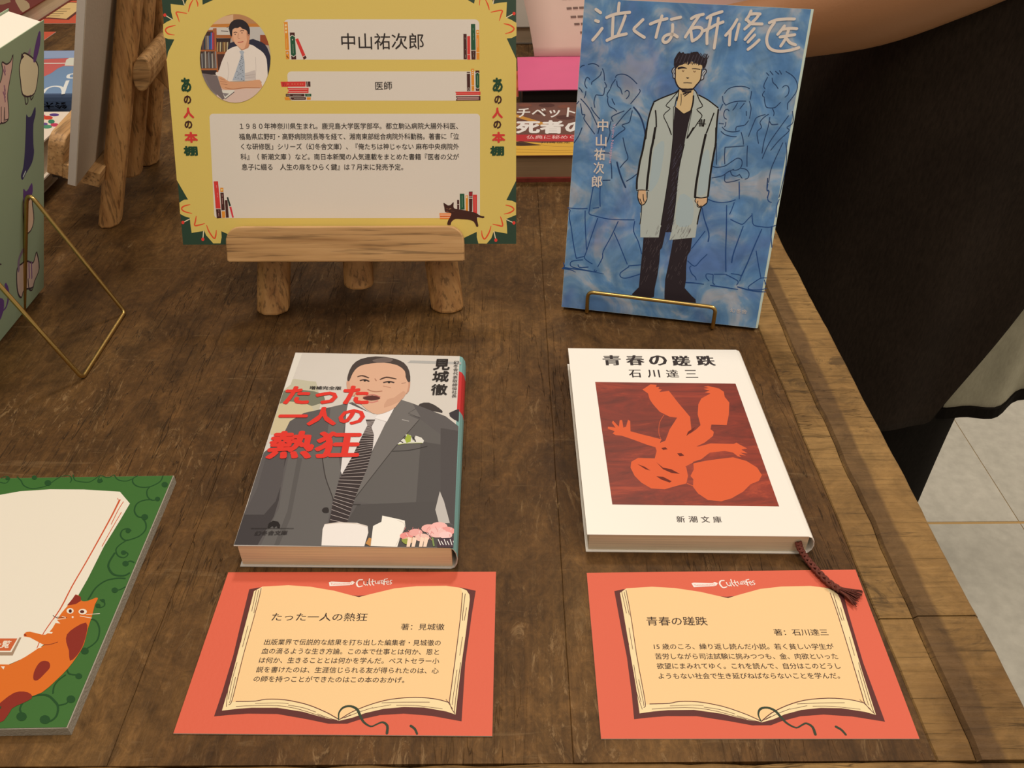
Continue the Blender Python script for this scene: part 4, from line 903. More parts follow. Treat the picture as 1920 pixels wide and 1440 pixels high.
for k,L in (((300,0,6.547),[[(188,312),(100,335),(68,370),(100,415),(178,430)],[(328,165),(205,148),(215,200),(238,268)],[(350,140),(370,60),(410,-10)],[(440,-10),(462,40),(464,80)]]),
 ((300,320,9.6),[[(540,610),(430,640),(390,685),(440,735),(575,770)],[(652,820),(640,900),(625,985),(700,980),(805,952)],[(840,985),(885,1100),(975,1220),(1005,1160),(1015,1070)]]),
 ((800,320,9.6),[[(1425,620),(1520,645),(1570,700),(1500,755),(1395,780)],[(1328,830),(1355,910),(1365,995),(1290,985),(1190,962)],[(1158,1000),(1120,1120),(1045,1230),(1000,1170),(990,1080)]]),
 ((820,0,7.2),[[(900,320),(980,340),(1035,385),(1000,430),(918,455)],[(725,165),(870,140),(860,200),(838,278)],[(700,130),(685,70),(645,-15)],[(575,-5),(568,70)]])):
    a.k=k; a.cur='petal_strokes'+('','  ','   ','    ')[[(300,0,6.547),(300,320,9.6),(800,320,9.6),(820,0,7.2)].index(k)]
    for q in L: w_=k[2]*2.6; a.line(q,[w_*.55]+[w_]*(len(q)-2)+[w_*.45],RD,4)
    pn={(300,0,6.547):[(150,240,60,185),(300,60,275,-20)],(300,320,9.6):[(540,868,413,932),(785,1090,772,1235)],(800,320,9.6):[(1435,880,1570,940),(1212,1095,1245,1250)],(820,0,7.2):[(930,240,1035,183),(752,50,765,-20)]}[k]
    for x0,y0,x1,y1 in pn: a.line([(x0,y0),(x1,y1)],k[2]*1.6,CRM,0); a.dot(x1,y1,k[2]*2.9,(196,52,38),k[2]*3.3)
a.cur='white_text_panels'; a.k=(300,0,2.8235)
def rr(x0,y0,x1,y1,r,dl=0):
    P=[]
    for cx,cy,a0 in ((x1-r,y0+r,-90),(x1-r,y1-r,0),(x0+r+dl,y1-r,90),(x0+r,y0+r,180)):
        P+=[(cx+r*math.cos(R(a0+t)),cy+r*math.sin(R(a0+t))) for t in range(0,91,18)]
    return P
a.fill(rr(655,102,1690,316,26,12),PW); a.fill(rr(674,378,1690,533,22,8),PW); a.fill(rr(262,602,1694,1155,20,25),PW)
a.cur='printed_little_books'
OG=(196,120,34); DB=(62,30,24); RB_=(184,48,40); GN=(28,70,42)
def bk_(q,c): a.fill(q,c)
a.k=(520,20,8.0)
bk_([(98,170),(155,170),(185,725),(132,728)],OG); 
for y in (220,270,320): a.dot(128+(y-220)*.04,y,15,(222,178,120),18)
a.line([(122,597),(180,594)],7,PW,0); a.dot(150,640,13,PW); a.dot(150,640,6,BRN); a.line([(142,680),(166,712)],10,BRN,0); a.line([(138,420),(142,560)],3,(222,180,120),0)
bk_([(187,328),(260,328),(285,730),(212,732)],DB); bk_([(192,395),(222,368),(264,395),(280,650),(245,690),(205,660)],GN); a.line([(192,392),(222,366),(264,392)],9,PW,0); a.line([(206,665),(245,692),(282,662)],9,PW,0); a.dot(228,436,6,PW,12); a.line([(235,500),(240,640)],3,PW,0)
bk_([(270,430),(312,415),(440,712),(395,735)],RB_); bk_([(385,700),(425,672),(440,712),(398,735)],DB); a.line([(378,695),(425,670)],7,PW,0)
bk_([(50,1066),(425,1062),(422,1140),(65,1142)],RB_); bk_([(432,1062),(495,1062),(498,1140),(440,1142)],DB); a.line([(452,1065),(462,1140)],6,PW,0); a.line([(85,1080),(90,1130)],8,DB,0); a.line([(110,1080),(122,1130)],5,DB,0)
for x in (150,215,255,300,340,370): a.line([(x,1102),(x+16,1102)],5,(220,170,110),0)
bk_([(148,1160),(470,1160),(468,1235),(150,1235),(172,1198)],RB_); a.line([(170,1180),(450,1178)],9,(214,150,130),0); a.line([(170,1216),(450,1216)],9,(214,150,130),0)
bk_([(128,1248),(408,1248),(408,1288),(128,1288)],DB); bk_([(415,1248),(510,1248),(510,1286),(420,1288)],GN); a.line([(140,1268),(190,1268)],6,PW,0); a.line([(235,1270),(360,1268)],4,PW,0); a.line([(445,1268),(490,1268)],6,(160,170,140),0)
bk_([(108,1300),(175,1298),(200,1340),(120,1340)],OG); bk_([(180,1298),(430,1298),(428,1336),(200,1338)],DB); bk_([(442,1298),(502,1298),(500,1338),(442,1338)],OG); a.line([(192,1300),(212,1338)],5,PW,0); a.line([(250,1318),(410,1318)],3.5,PW,0)
a.cur='printed_little_books '; a.k=(820,0,7.2)
bk_([(352,458),(395,458),(400,800),(355,800)],DB); bk_([(403,488),(443,486),(445,806),(405,806)],RB_); bk_([(454,325),(511,325),(518,676),(456,676)],GN); bk_([(456,684),(518,684),(516,804),(462,804)],DB); bk_([(525,405),(563,405),(568,802),(527,802)],OG)
a.dot(545,432,11,(224,186,130)); a.line([(527,467),(564,467)],4,(226,196,150),0); a.line([(527,708),(568,708)],4,(226,196,150),0); a.line([(405,738),(445,740)],3,PW,0); a.line([(545,520),(546,640)],3,(226,196,150),0)
for p_ in ((374,510,18),(376,665,10),(378,740,40)): a.line([(p_[0],p_[1]),(p_[0]+2,p_[1]+p_[2])],4,(150,128,110),0)
for p_ in ((483,380,28),(486,450,40),(488,505,34),(486,700,20),(488,735,36)): a.line([(p_[0],p_[1]),(p_[0]+1,p_[1]+p_[2])],3,(150,160,130),0)
bk_([(398,970),(443,970),(446,1228),(402,1230)],DB); a.line([(398,990),(444,990)],8,PW,0); a.line([(415,1185),(432,1185),(432,1220),(415,1220),(415,1185)],4,PW,0)
bk_([(457,930),(495,928),(500,1224),(462,1226)],OG); a.line([(460,1156),(500,1156)],6,PW,0); a.dot(482,1190,5,BRN)
for y in (950,978,1005): a.dot(478,y,8,(226,196,150))
bk_([(514,952),(567,952),(568,1226),(520,1226)],DB); bk_([(516,1000),(540,980),(567,1000),(567,1175),(545,1198),(520,1175)],GN); a.line([(516,995),(540,976),(567,995)],6,PW,0); a.line([(520,1182),(545,1202),(568,1182)],6,PW,0); a.line([(542,1020),(545,1150)],3,(160,170,130),0)
bk_([(242,1240),(582,1238),(582,1280),(248,1284),(256,1262)],RB_); a.line([(262,1260),(570,1258)],6,(226,110,90),0)
bk_([(250,1298),(582,1296),(582,1356),(250,1360),(264,1328)],DB); bk_([(268,1308),(560,1306),(560,1346),(270,1350)],(150,110,96)); a.line([(270,1330),(556,1326)],4,DB,0)
a.cur='printed_little_books  '; a.k=(300,320,9.6)
bk_([(968,192),(1045,190),(1092,682),(1005,680)],RB_); bk_([(1008,692),(1092,692),(1106,852),(1025,858)],DB); bk_([(1085,308),(1140,308),(1142,382),(1088,382)],OG); a.dot(1113,345,16,(226,180,110)); bk_([(1087,395),(1147,395),(1168,710),(1108,715)],DB); bk_([(1112,730),(1172,730),(1178,848),(1120,850)],OG)
bk_([(1168,530),(1215,530),(1240,845),(1190,846)],DB); bk_([(1203,482),(1228,475),(1278,630),(1245,640)],(30,42,32)); bk_([(1250,655),(1285,648),(1330,842),(1302,845)],(186,48,52)); a.line([(1245,645),(1282,640)],6,PW,0)
for x,y,l in ((1018,262,45),(1032,400,30),(1040,450,30),(1058,715,20),(1056,760,60),(1118,425,40),(1122,490,110)): a.line([(x,y),(x+4,y+l)],5,(214,150,130),0)
a.cur='printed_little_books   '; a.k=(800,320,9.6)
bk_([(548,525),(585,525),(586,692),(550,692)],DB); a.line([(548,608),(586,608)],7,PW,0); bk_([(597,415),(678,415),(684,698),(602,698)],GN); a.line([(638,450),(640,660)],6,(140,160,130),0); bk_([(700,445),(745,445),(745,722),(704,722)],OG); bk_([(760,378),(826,376),(820,735),(765,735)],DB); a.fill([(765,385),(820,384),(822,456),(765,456)],(130,30,34)); a.line([(762,466),(826,466)],8,PW,0); a.line([(762,494),(826,496)],14,PW,0)
bk_([(832,432),(906,432),(906,770),(836,770)],RB_); a.line([(868,470),(872,730)],4,(224,140,120),0); a.dot(722,475,10,(226,196,140),22)
bk_([(232,762),(442,760),(440,800),(420,868),(240,868)],(206,110,40)); 
for y in (782,802,822,845): a.line([(245,y),(432,y)],7,(220,196,160) if y!=822 else (150,60,60),0)
a.cur='printed_cat'
CB=(56,28,20)
a.fill([(303,578),(360,612),(385,625),(430,618),(460,585),(488,570),(482,640),(500,680),(560,692),(680,712),(800,738),(890,762),(940,795),(990,818),(1030,820),(1038,840),(1010,855),(930,835),(905,850),(915,920),(930,985),(920,1010),(895,1005),(870,950),(830,905),(740,880),(620,872),(520,868),(460,905),(435,950),(432,975),(375,975),(375,930),(395,880),(430,820),(445,770),(395,755),(345,750),(325,720),(318,660)],CB,2)
a.line([(400,692),(440,685)],6,(190,140,90),2); a.line([(360,680),(375,690)],6,(150,100,70),0); a.line([(350,745),(370,725),(390,745)],5,(170,80,50),0); a.line([(440,728),(500,732)],3,(110,80,60),0)
# lettering
a.k=(300,0,2.8235); TXT=(38,32,28); a.cur='name_lettering'
a.text('中山祐次郎',(962,262),(1397,262),86,TXT,.004); a.cur='profession_lettering'; a.text('医師',(1141,477),(1230,475),44,TXT,.004)
a.cur='biography_lettering'
for s_,b_,e_ in (('１９８０年神奈川県生まれ。鹿児島大学医学部卒。都立駒込病院大腸外科医、',(424,685),(1578,684)),('福島県広野町・高野病院院長等を経て、湘南東部総合病院外科勤務。著書に「泣',(420,740),(1583,739)),
  ('くな研修医」シリーズ（幻冬舎文庫）、『俺たちは神じゃない 麻布中央病院外',(430,793),(1583,793)),('科』（ 新潮文庫 ）など。南日本新聞の人気連載をまとめた書籍『医者の父が',(428,847),(1583,847)),('息子に綴る　人生の扉をひらく鍵』は７月末に発売予定。',(434,901),(1288,901))):
    a.text(s_,b_,e_,34,TXT,.008)
for nm,xs in (('left_border_lettering',(142,148,154,153,168,165)),('right_border_lettering',(1788,1790,1787,1786,1793,1785))):
    a.cur=nm
    for ch,x,y,w_,h_,c in zip('あの人の本棚',xs,(450,528,598,660,727,799),(54,40,56,42,70,74),(78,46,58,44,58,52),(GRN,BRN,RB_,BRN,RB_,GRN)): a.text(ch,(x-w_/2,y+h_/2),(x+w_/2,y+h_/2),h_,c,.045)
# oval portrait
a.k=(300,0,6.547); a.cur='oval_portrait_photograph'
ov=[(925+433*math.cos(t)*(1.0 if math.cos(t)>0 else 1.0),718+544*math.sin(t)) for t in [2*math.pi*i/48 for i in range(48)]]
a.clip=[a.p(*p) for p in ov]
F_=a.fill
F_([(480,170),(1370,170),(1370,1280),(480,1280)],(158,140,118))
F_([(640,175),(1220,175),(1300,330),(620,330)],(160,112,70)); F_([(600,300),(1220,290),(1250,335),(600,335)],(172,106,44)); F_([(640,230),(900,180),(900,290),(640,300)],(186,148,108))
F_([(1100,330),(1330,330),(1350,520),(1100,520)],(168,158,140)); F_([(1230,430),(1340,430),(1340,560),(1230,540)],(130,62,34))
F_([(600,335),(860,335),(860,430),(690,430),(600,380)],(180,168,146)); a.line([(750,380),(840,388)],9,(70,62,56),0); a.line([(820,340),(850,330),(845,360)],7,(60,54,50),2)
F_([(490,380),(680,370),(700,900),(490,920)],(62,44,36)); F_([(500,375),(680,365),(682,385),(500,392)],(140,84,46)); F_([(650,350),(695,345),(720,900),(690,900)],(150,84,44)); F_([(690,430),(880,430),(880,470),(690,465)],(146,84,42)); F_([(690,470),(870,470),(850,640),(700,640)],(48,36,32)); F_([(700,640),(840,632),(840,665),(700,665)],(140,78,40)); F_([(700,665),(840,665),(760,870),(715,860)],(66,42,34))
F_([(490,612),(690,612),(690,632),(490,632)],(146,82,42)); F_([(505,840),(700,840),(700,862),(505,862)],(150,86,44)); F_([(510,862),(700,862),(690,920),(520,915)],(46,36,34))
for i,(x,c) in enumerate(((500,(60,52,48)),(520,(90,66,58)),(540,(48,56,60)),(560,(120,100,80)),(582,(150,140,124)),(604,(44,74,130)),(624,(60,96,150)),(640,(168,60,66)),(655,(120,50,50)))): F_([(x,440 if i<6 else 400),(x+15,440 if i<6 else 400),(x+17,608),(x+2,608)],c)
for i in range(9): F_([(508+i*21,660-i%3*14),(522+i*21,655-i%3*14),(530+i*21,836),(514+i*21,838)],[(120,116,108),(70,66,62),(150,140,120),(96,80,66)][i%4])
for i in range(9): F_([(705+i*17,520),(717+i*17,515),(712+i*17,636),(702+i*17,636)],[(170,140,84),(120,80,50),(182,166,120),(84,66,50),(150,110,60)][i%5])
F_([(1100,490),(1200,500),(1290,545),(1340,640),(1370,760),(1360,900),(1320,1000),(1240,900),(1100,700)],(38,38,48),2); F_([(860,530),(940,500),(960,560),(850,620),(830,610)],(40,40,50))
F_([(490,900),(560,905),(700,930),(760,1100),(860,1100),(860,1260),(780,1240),(600,1090)],(112,98,88)); F_([(700,1060),(1340,1060),(1340,1300),(700,1300)],(190,160,136)); F_([(540,905),(700,935),(765,1110),(800,1210),(770,1225),(620,1080)],(104,90,82)); F_([(760,1110),(915,1108),(915,1130),(800,1218)],(196,186,172)); a.line([(915,1128),(800,1218)],8,(60,50,50),0); F_([(770,1140),(850,1150),(800,1190)],(120,108,100))
SH=(204,190,170)
F_([(1100,545),(1190,590),(1270,650),(1310,730),(1320,860),(1322,960),(1300,1070),(1262,1084),(1235,1040),(1225,985),(850,1000),(760,960),(690,920),(690,885),(720,880),(755,770),(790,690),(830,615),(950,565),(1000,620)],SH,2)
F_([(1170,860),(1180,985),(1045,980),(1045,900)],(178,162,144)); a.line([(1175,700),(1180,860),(1170,980)],5,(176,160,142)); a.line([(830,760),(845,880),(830,990)],5,(172,156,138)); a.line([(1045,930),(1170,915)],4,(150,134,120),0); a.line([(1045,960),(1170,945)],4,(160,144,128),0)
SKP=(190,136,94)
F_([(720,935),(790,960),(850,1000),(1000,1005),(1130,990),(1225,980),(1250,1040),(1240,1082),(1060,1085),(920,1100),(800,1100),(750,1070),(730,1000)],SKP,2); a.line([(800,985),(740,965)],5,(150,96,64)); a.line([(820,1010),(740,1000)],5,(150,96,64)); a.line([(830,1040),(750,1030)],5,(150,96,64)); a.line([(800,1075),(900,1095),(1050,1075),(1230,1080)],7,(150,94,60))
F_([(965,560),(1105,540),(1090,600),(1010,625)],(170,114,78)); F_([(950,568),(1000,622),(975,650),(935,590)],SH); F_([(1105,545),(1130,590),(1050,650),(1010,620),(1085,590)],(214,200,180))
F_([(975,630),(1010,618),(1038,640),(1025,665),(1040,760),(1045,990),(985,992),(890,990),(940,850),(985,720),(995,670)],(150,152,148))
for i in range(34):
    y=690+i*9; x=random.uniform(1000-(y-690)*.32,1030); a.dot(x,y,4.5,(60,66,74))
F_([(890,380),(900,470),(920,530),(960,570),(1000,605),(1030,600),(1080,565),(1098,500),(1105,400),(1090,330),(980,310)],(200,148,108),3); F_([(1060,380),(1105,400),(1098,500),(1080,565),(1040,590),(1070,500)],(180,122,84),2); F_([(900,440),(885,420),(880,470),(905,520)],(188,130,92),2)
F_([(858,400),(850,330),(880,270),(940,240),(1010,245),(1070,285),(1102,350),(1105,410),(1095,450),(1080,430),(1072,385),(1045,365),(1010,352),(985,330),(960,345),(915,348),(892,365),(890,400),(884,450),(866,430)],(38,32,32),3)
a.lw=1.7; a.line([(905,405),(925,395),(950,400)],5,(70,46,36)); a.line([(985,385),(1010,375),(1035,380)],5,(70,46,36)); a.dot(925,422,10,(60,36,30),5); a.dot(1008,405,10,(60,36,30),5); a.line([(965,410),(960,465),(985,475)],4,(160,106,76)); a.line([(955,522),(990,520),(1025,510)],6,(160,74,62)); a.line([(1090,420),(1098,460)],6,(180,120,88)); a.lw=1.0
a.clip=None
a.build(tc_)
# ================================================================== SECOND EASEL, SEEN FROM BEHIND, WITH FOAM BOARD
M2=Matrix.Translation((-.3204,.6637,0))@Matrix.Rotation(-1.5017,4,'Z')
# local y (back) must point to +x: rotate -90 deg -> x axis (1,0) -> (0,-1); y axis (0,1) -> (1,0)
te2,P2_=easel('oak easel seen from behind, holding up a white foam board at left',M2,19.0)
rot=M2.to_3x3(); tl=R(20.2)
u=rot@V3((1,0,0)); bk=rot@V3((0,1,0)); v=V3((0,0,1))*math.cos(tl)+bk*math.sin(tl); n=u.cross(v); n=-n if n.dot(bk)>0 else n
O=M2@V3((0,.0005,.0542))
ledge(te2,O+n*.0230,u,v,n,-.0775,.0775,-.0118,.0190,.0110,.0360,-.0008,OAKY)
FB=mat('grey_board_back',(.50,.46,.38),.75,bump=.15,bscale=500)
tfb=thing('foam_board','white foam board seen edge-on with grey back, resting on the far left easel','board',O)
th=.0045; q=[O-u*.105,O+u*.105,O+u*.105+v*.152,O-u*.105+v*.152]; q=[p+n*.0005 for p in q]+[p-n*th for p in q]
# face order: 0 = back? build explicit
vv,ff=box8(q); fixn(mesh('board',vv,ff,mat('white_foam_edge',(.62,.62,.60),.6,bump=.1),tfb))
q2=[p-n*.0001 for p in q[4:]]+[p-n*.0006 for p in q[4:]]; vv,ff=box8(q2); fixn(mesh('backing_sheet',vv,ff,FB,tfb))
# ================================================================== GREEN BOARD WITH ORANGE CAT
BZ=.0052
TRc,BRc=at(326,891,BZ),at(126,1364.5,BZ)
xr=(TRc.x+BRc.x)/2; ud=V3((1,0,0)); vdn=(BRc-TRc); vdn.z=0
Lh=vdn.length; vd=-vdn.normalized(); ud=V3((vd.y,-vd.x,0)); Wg=.297 if Lh>.17 else .2
tgb=thing('foam_board','thick green board with orange cat and open book print, flat at lower left','board',(BRc.x-Wg/2,BRc.y+Lh/2,0))
GNM=mat('bright_green_print',alb((52,106,38)),.5,var=.05,vscale=60)
q=[BRc-ud*Wg,BRc,BRc+vd*Lh,BRc+vd*Lh-ud*Wg]
vv,ff=box8([V3((p.x,p.y,.0000)) for p in q]+[V3((p.x,p.y,BZ-.0003)) for p in q])
o=fixn(mesh('foam_core',vv,ff,mat('grey_foam_edge',alb((170,160,138)),.8,bump=.5,bscale=900,var=.12,vscale=300),tgb))
q2=[p+(p-(q[0]+q[1]+q[2]+q[3])/4).normalized()*(-.0006) for p in q]
vv,ff=box8([V3((p.x,p.y,BZ-.0003)) for p in q2]+[V3((p.x,p.y,BZ)) for p in q2]); fixn(mesh('printed_sheet',vv,ff,GNM,tgb))
a=Art(V3((0,0,BZ)),*HZ,WH,(0,860,2.6667)); VG=(30,76,34); CR=(240,230,204); ORG=(222,112,34); DR=(140,44,30)
sheet=[a.p(-700,80),a.p(866,80),a.p(336,1342),a.p(-700,1342)]
a.clip=sheet; a.cur='vine_pattern'
for q,wd in (([(0,118),(30,122),(48,100),(30,88),(5,98)],6),([(85,90),(105,110),(120,135),(160,150),(220,140),(250,125),(300,92),(345,85),(358,105),(350,120)],6),([(240,125),(225,115)],6),([(365,75),(370,100),(385,112),(440,118),(470,105),(500,85),(540,95),(570,80)],6),([(500,85),(490,110),(512,115),(505,98)],5),
  ([(570,80),(590,105),(630,112),(665,100)],6),([(690,85),(665,100),(668,125),(700,142),(750,140),(800,115),(815,85)],7),([(750,140),(735,160),(738,190),(760,208),(790,203)],7),([(760,205),(720,208),(685,225),(672,260),(690,290),(722,292)],8),([(710,296),(728,320),(728,355),(700,385),(660,402),(625,408),(603,385),(612,358),(640,350),(655,362)],8),
  ([(640,405),(600,430),(580,455),(590,485),(620,495),(640,478),(625,465)],7),([(575,470),(545,520),(545,550),(570,580),(620,585),(650,570)],11),([(672,520),(650,512),(632,522)],8),([(628,600),(590,598),(530,610),(480,645),(450,690),(440,705)],9),([(570,660),(600,655),(628,640)],7),([(500,705),(520,715),(522,735),(500,745),(485,735)],7),
  ([(450,800),(480,812),(497,850),(490,900),(465,930),(425,955)],8),([(330,1040),(345,1075),(385,1082),(405,1090)],8),([(330,1080),(290,1110),(270,1140),(265,1175)],8),([(130,1195),(190,1182),(240,1185),(275,1215),(290,1240),(285,1280),(265,1305),(235,1318)],11),([(110,1280),(100,1250),(120,1215),(160,1190)],9),([(285,1235),(330,1225),(345,1205)],8)): a.line(q,wd*.9,VG,4)
for x,y,r in ((36,100,9),(172,95,13),(240,122,17),(498,112,12),(824,130,16),(788,202,13),(724,292,17),(640,362,12),(618,470,13),(628,525,16),(574,658,16),(490,736,13),(424,962,20),(394,1088,17),(108,1290,26),(225,1305,26),(355,1203,22),(515,710,10)): a.dot(x,y,r,VG,r*.85)
a.cur='open_book_illustration'
a.fill([(-400,240),(-200,190),(0,182),(100,164),(250,154),(420,155),(600,166),(650,225),(600,310),(520,440),(440,600),(360,740),(290,840),(220,930),(150,985),(40,1032),(-400,1032)],CR)
for q,wd in (([(600,205),(560,285),(500,395),(430,520),(360,640),(300,755),(220,870),(185,950)],[11,9,8,7,7,7,5,4]),([(618,215),(590,260),(556,330)],4),([(608,268),(560,350),(510,440)],4),([(588,198),(592,208)],3)): a.line(q,wd,(206,88,48),3)
a.clip=[a.p(-300,60),a.p(866,80),a.p(336,1342),a.p(-300,1342)]
a.cur='orange_cat_illustration'
a.fill([(-60,1060),(50,1030),(130,990),(190,950),(230,930),(215,930),(150,895),(120,890),(125,872),(150,866),(200,878),(230,880),(262,850),(290,800),(310,770),(340,735),(365,700),(378,680),(400,690),(408,712),(440,712),(480,696),(490,702),(475,730),(460,790),(440,850),(420,930),(385,990),(340,1050),(280,1110),(210,1170),(130,1200),(60,1250),(10,1300),(-60,1350)],ORG,2)
a.fill([(335,735),(360,705),(378,680),(405,692),(405,712),(380,728)],DR,1); a.fill([(430,820),(436,860),(415,935),(385,985),(350,1012),(345,960),(332,920),(335,880),(375,845)],DR,2); a.fill([(215,1012),(245,1018),(250,1045),(225,1075),(190,1108),(168,1105),(170,1070),(190,1030)],DR,3)
a.fill([(-60,1280),(10,1215),(70,1172),(120,1165),(155,1178),(158,1200),(110,1225),(60,1250),(20,1310),(-60,1335)],DR,2)
a.fill([(255,820),(278,800),(302,825)],CR); a.line([(240,870),(262,872)],9,CR,0); a.fill([(185,950),(200,930),(208,945)],CR)
a.dot(351,762,18,CR,14); a.dot(414,766,21,CR,14); a.dot(352,763,8,(70,26,22),9); a.dot(411,766,11,(90,36,28),8); a.dot(364,793,5,CR)
a.line([(335,795),(285,793)],3,(90,40,30),0); a.line([(330,800),(262,808)],3,CR,0); a.line([(265,785),(290,800)],3,(60,40,30),0); a.line([(430,780),(500,776)],3,CR,0); a.line([(400,788),(460,798)],3,CR,0); a.line([(330,795),(310,790)],3,CR,0)
a.line([(220,932),(250,930),(290,918)],3.5,(120,40,26)); a.line([(122,880),(132,886)],7,DR,0); a.fill([(5,1040),(25,1040),(18,1055)],CR); a.fill([(-20,1250),(8,1238),(5,1250),(-10,1260)],(40,80,40))
a.clip=None
a.cur='orange_label_print'
a.fill([(-200,968),(58,968),(98,895),(108,895),(64,985),(-200,985)],(168,140,110)); a.fill([(-200,968),(58,968),(98,895),(-200,895)],CR); a.fill([(-200,962),(52,962),(88,900),(-200,900)],(208,100,52))
a.text('一覧',(-48,948),(42,948),38,CR,.02)
a.build(tgb)
# ================================================================== THINGS FURTHER BACK, LEFT
def flat(x0,x1,y0,y1,z): return [V3((x0,y1,z)),V3((x1,y1,z)),V3((x1,y0,z)),V3((x0,y0,z))]
def backcard(label,x0,x1,y0,y1,lines=True):
    t=card_flat('book_review_card',label,flat(x0,x1,y0,y1,0),0,.0005,mat('card_red_far',alb((214,88,56)),.6),PAPER)
    a=Art(V3((x0,y0,.0005)),*HZ,WH,src=None); a.cur='open_book_print'; w_,h_=x1-x0,y1-y0
    P=lambda L:[(p*w_,q*h_) for p,q in L]
    a.fill_uv(P([(.1,.14),(.12,.86),(.3,.93),(.5,.84),(.7,.93),(.88,.86),(.9,.14),(.7,.2),(.5,.08),(.3,.2)]),MAR); a.fill_uv(P([(.13,.18),(.15,.86),(.3,.91),(.5,.82),(.7,.91),(.85,.86),(.87,.18),(.7,.25),(.5,.13),(.3,.25)]),(236,200,132))
    if lines:
        a.cur='lettering'
        vs,fs=glyphs('本棚の一冊'); 
        for i in range(5):
            y=h_*(.70-.1*i); a.add([(w_*.22,y),(w_*(.78 if i else .5),y),(w_*(.78 if i else .5),y+h_*.022),(w_*.22,y+h_*.022)],[(0,1,2,3)],(120,98,66))
    a.build(t); return t
backcard('red card with cream print lying far back behind the green book and foam board',-.567-.16,-.567,1.164,1.277)
backcard('red card corner peeking out behind the sage green book',-.577-.127,-.577,1.045,1.126)
# blue book, spine towards the viewer
cb=mat('sky_blue_cover',alb((118,150,180)),.45,var=.06,vscale=25)
x0,x1,y0,y1,h=-.585,-.405,.839,.982,.020
def yz_book(name,label,x0,x1,y0,y1,h,cover,pg,z0=0,spine_mat=None):
    """lying book whose rounded spine faces the viewer (-y)"""
    t=thing(name,label,'book',((x0+x1)/2,(y0+y1)/2,z0)); H=h-z0; n=8; sr=.004; ct=.0012; ring=[]
    out=[(y1,z0)]+[(y0+sr-sr*math.sin(math.pi*i/n),z0+H/2-H/2*math.cos(math.pi*i/n)) for i in range(n+1)]+[(y1,h)]
    inn=[(y1,h-ct)]+[(y0+sr-(sr-ct)*math.sin(math.pi*i/n)+ct*.2,z0+H/2+(H/2-ct)*math.cos(math.pi*i/n)) for i in range(n+1)]+[(y1,z0+ct)]
    vv,ff=loft([[V3((x,y,z)) for y,z in out+inn] for x in (x0,x1)]); 
    mi=[1 if 1<=k<=n else 0 for k in range(len(ff))]
    fixn(mesh('cover',vv,ff,[cover,spine_mat or cover],t,mi))
    fixn(boxm('pages',x0+.002,x1-.002,y0+.004,y1-.002,z0+ct*1.1,h-ct*1.1,pg,t)); return t
ts=yz_book('hardcover_book','blue hardcover with coral and white brushwork lying behind the foam board easel',x0,x1,y0,y1,h,cb,PG2,0,mat('deep_blue_spine',alb((62,84,112)),.5))
a=Art(V3((0,0,h)),*HZ,WH,(60,0,6.857)); a.clip=[(x0+.001,y0+.001),(x1-.001,y0+.001),(x1-.001,y1-.001),(x0+.001,y1-.001)]
a.cur='brushwork_print'
a.fill([(0,640),(900,640),(900,740),(0,750)],(152,170,196)); a.fill([(-100,790),(250,755),(420,750),(700,740),(900,750),(900,850),(600,850),(400,850),(330,880),(250,940),(150,985),(-100,1000)],(206,100,92),1)
a.line([(-100,815),(300,815),(450,812),(700,800)],34,(226,224,206),2); a.fill([(440,770),(480,745),(700,740),(900,745),(900,850),(420,845)],(222,220,196)); a.line([(140,1200),(190,1140),(280,1110),(370,1120),(400,1160),(402,1210)],40,(236,236,228)); a.line([(460,1035),(430,1110),(400,1200)],44,(236,236,228)); a.line([(600,900),(570,940),(480,960),(470,1000),(560,1000),(640,980)],40,(236,236,228))
a.build(ts)
S=Art(V3((0,y0+.0001,0)),V3((1,0,0)),V3((0,0,1)),V3((0,-1,0)),(.8,.7,.55),base=8e-5); S.cur='spine_lettering'
def flipx(S,t,xa,xb,za,zb,c,b=.02):
    vs,fs=glyphs(t,b); X=[q[0] for q in vs];Y=[q[1] for q in vs]
    S.add([(xb-(q[0]-min(X))/(max(X)-min(X))*(xb-xa),zb-(q[1]-min(Y))/(max(Y)-min(Y))*(zb-za)) for q in vs],fs,c)
flipx(S,'鈴木',-.468,-.443,.006,.013,(34,36,44)); flipx(S,'さん',-.432,-.408,.005,.015,(150,160,170))
S.build(ts)
# two stacked books with pages to the right
def fx_book(name,label,x0,x1,y0,y1,z0,h,cover,pg):
    return lying_book(name,label,flat(x0,x1,y0,y1,h),h,cover,pg,spine='left_') if 0 else _fx(name,label,x0,x1,y0,y1,z0,h,cover,pg)
def _fx(name,label,x0,x1,y0,y1,z0,h,cover,pg):
    t=thing(name,label,'book',((x0+x1)/2,(y0+y1)/2,z0)); ct=.0012
    ring=[(x1,z0),(x1,z0+ct),(x0+ct,z0+ct),(x0+ct,h-ct),(x1,h-ct),(x1,h),(x0+.002,h),(x0,h-.002),(x0,z0+.002),(x0+.002,z0)]
    vv,ff=loft([[V3((x,y,z)) for x,z in ring] for y in (y0,y1)]); fixn(mesh('cover',vv,ff,cover,t))
    fixn(boxm('pages',x0+ct*1.2,x1-.003,y0+.002,y1-.002,z0+ct*1.05,h-ct*1.05,pg,t)); return t
PG3=pages_mat('tan_page_edges',(.60,.52,.40))
_fx('hardcover_book','cream hardcover, lower one of the stack between sage green book and far easel',-.530,-.392,.503,.688,0,.0205,mat('cream_boards',(.62,.56,.45),.6),PG3)
tf_=_fx('hardcover_book','white hardcover with coloured balloons, top of the stack behind the sage green book',-.512,-.3765,.545,.724,.0205,.0455,mat('white_boards',(.80,.77,.70),.5),PG3)
a=Art(V3((0,0,.0455)),*HZ,WH,(60,190,6)); a.cur='balloon_print'
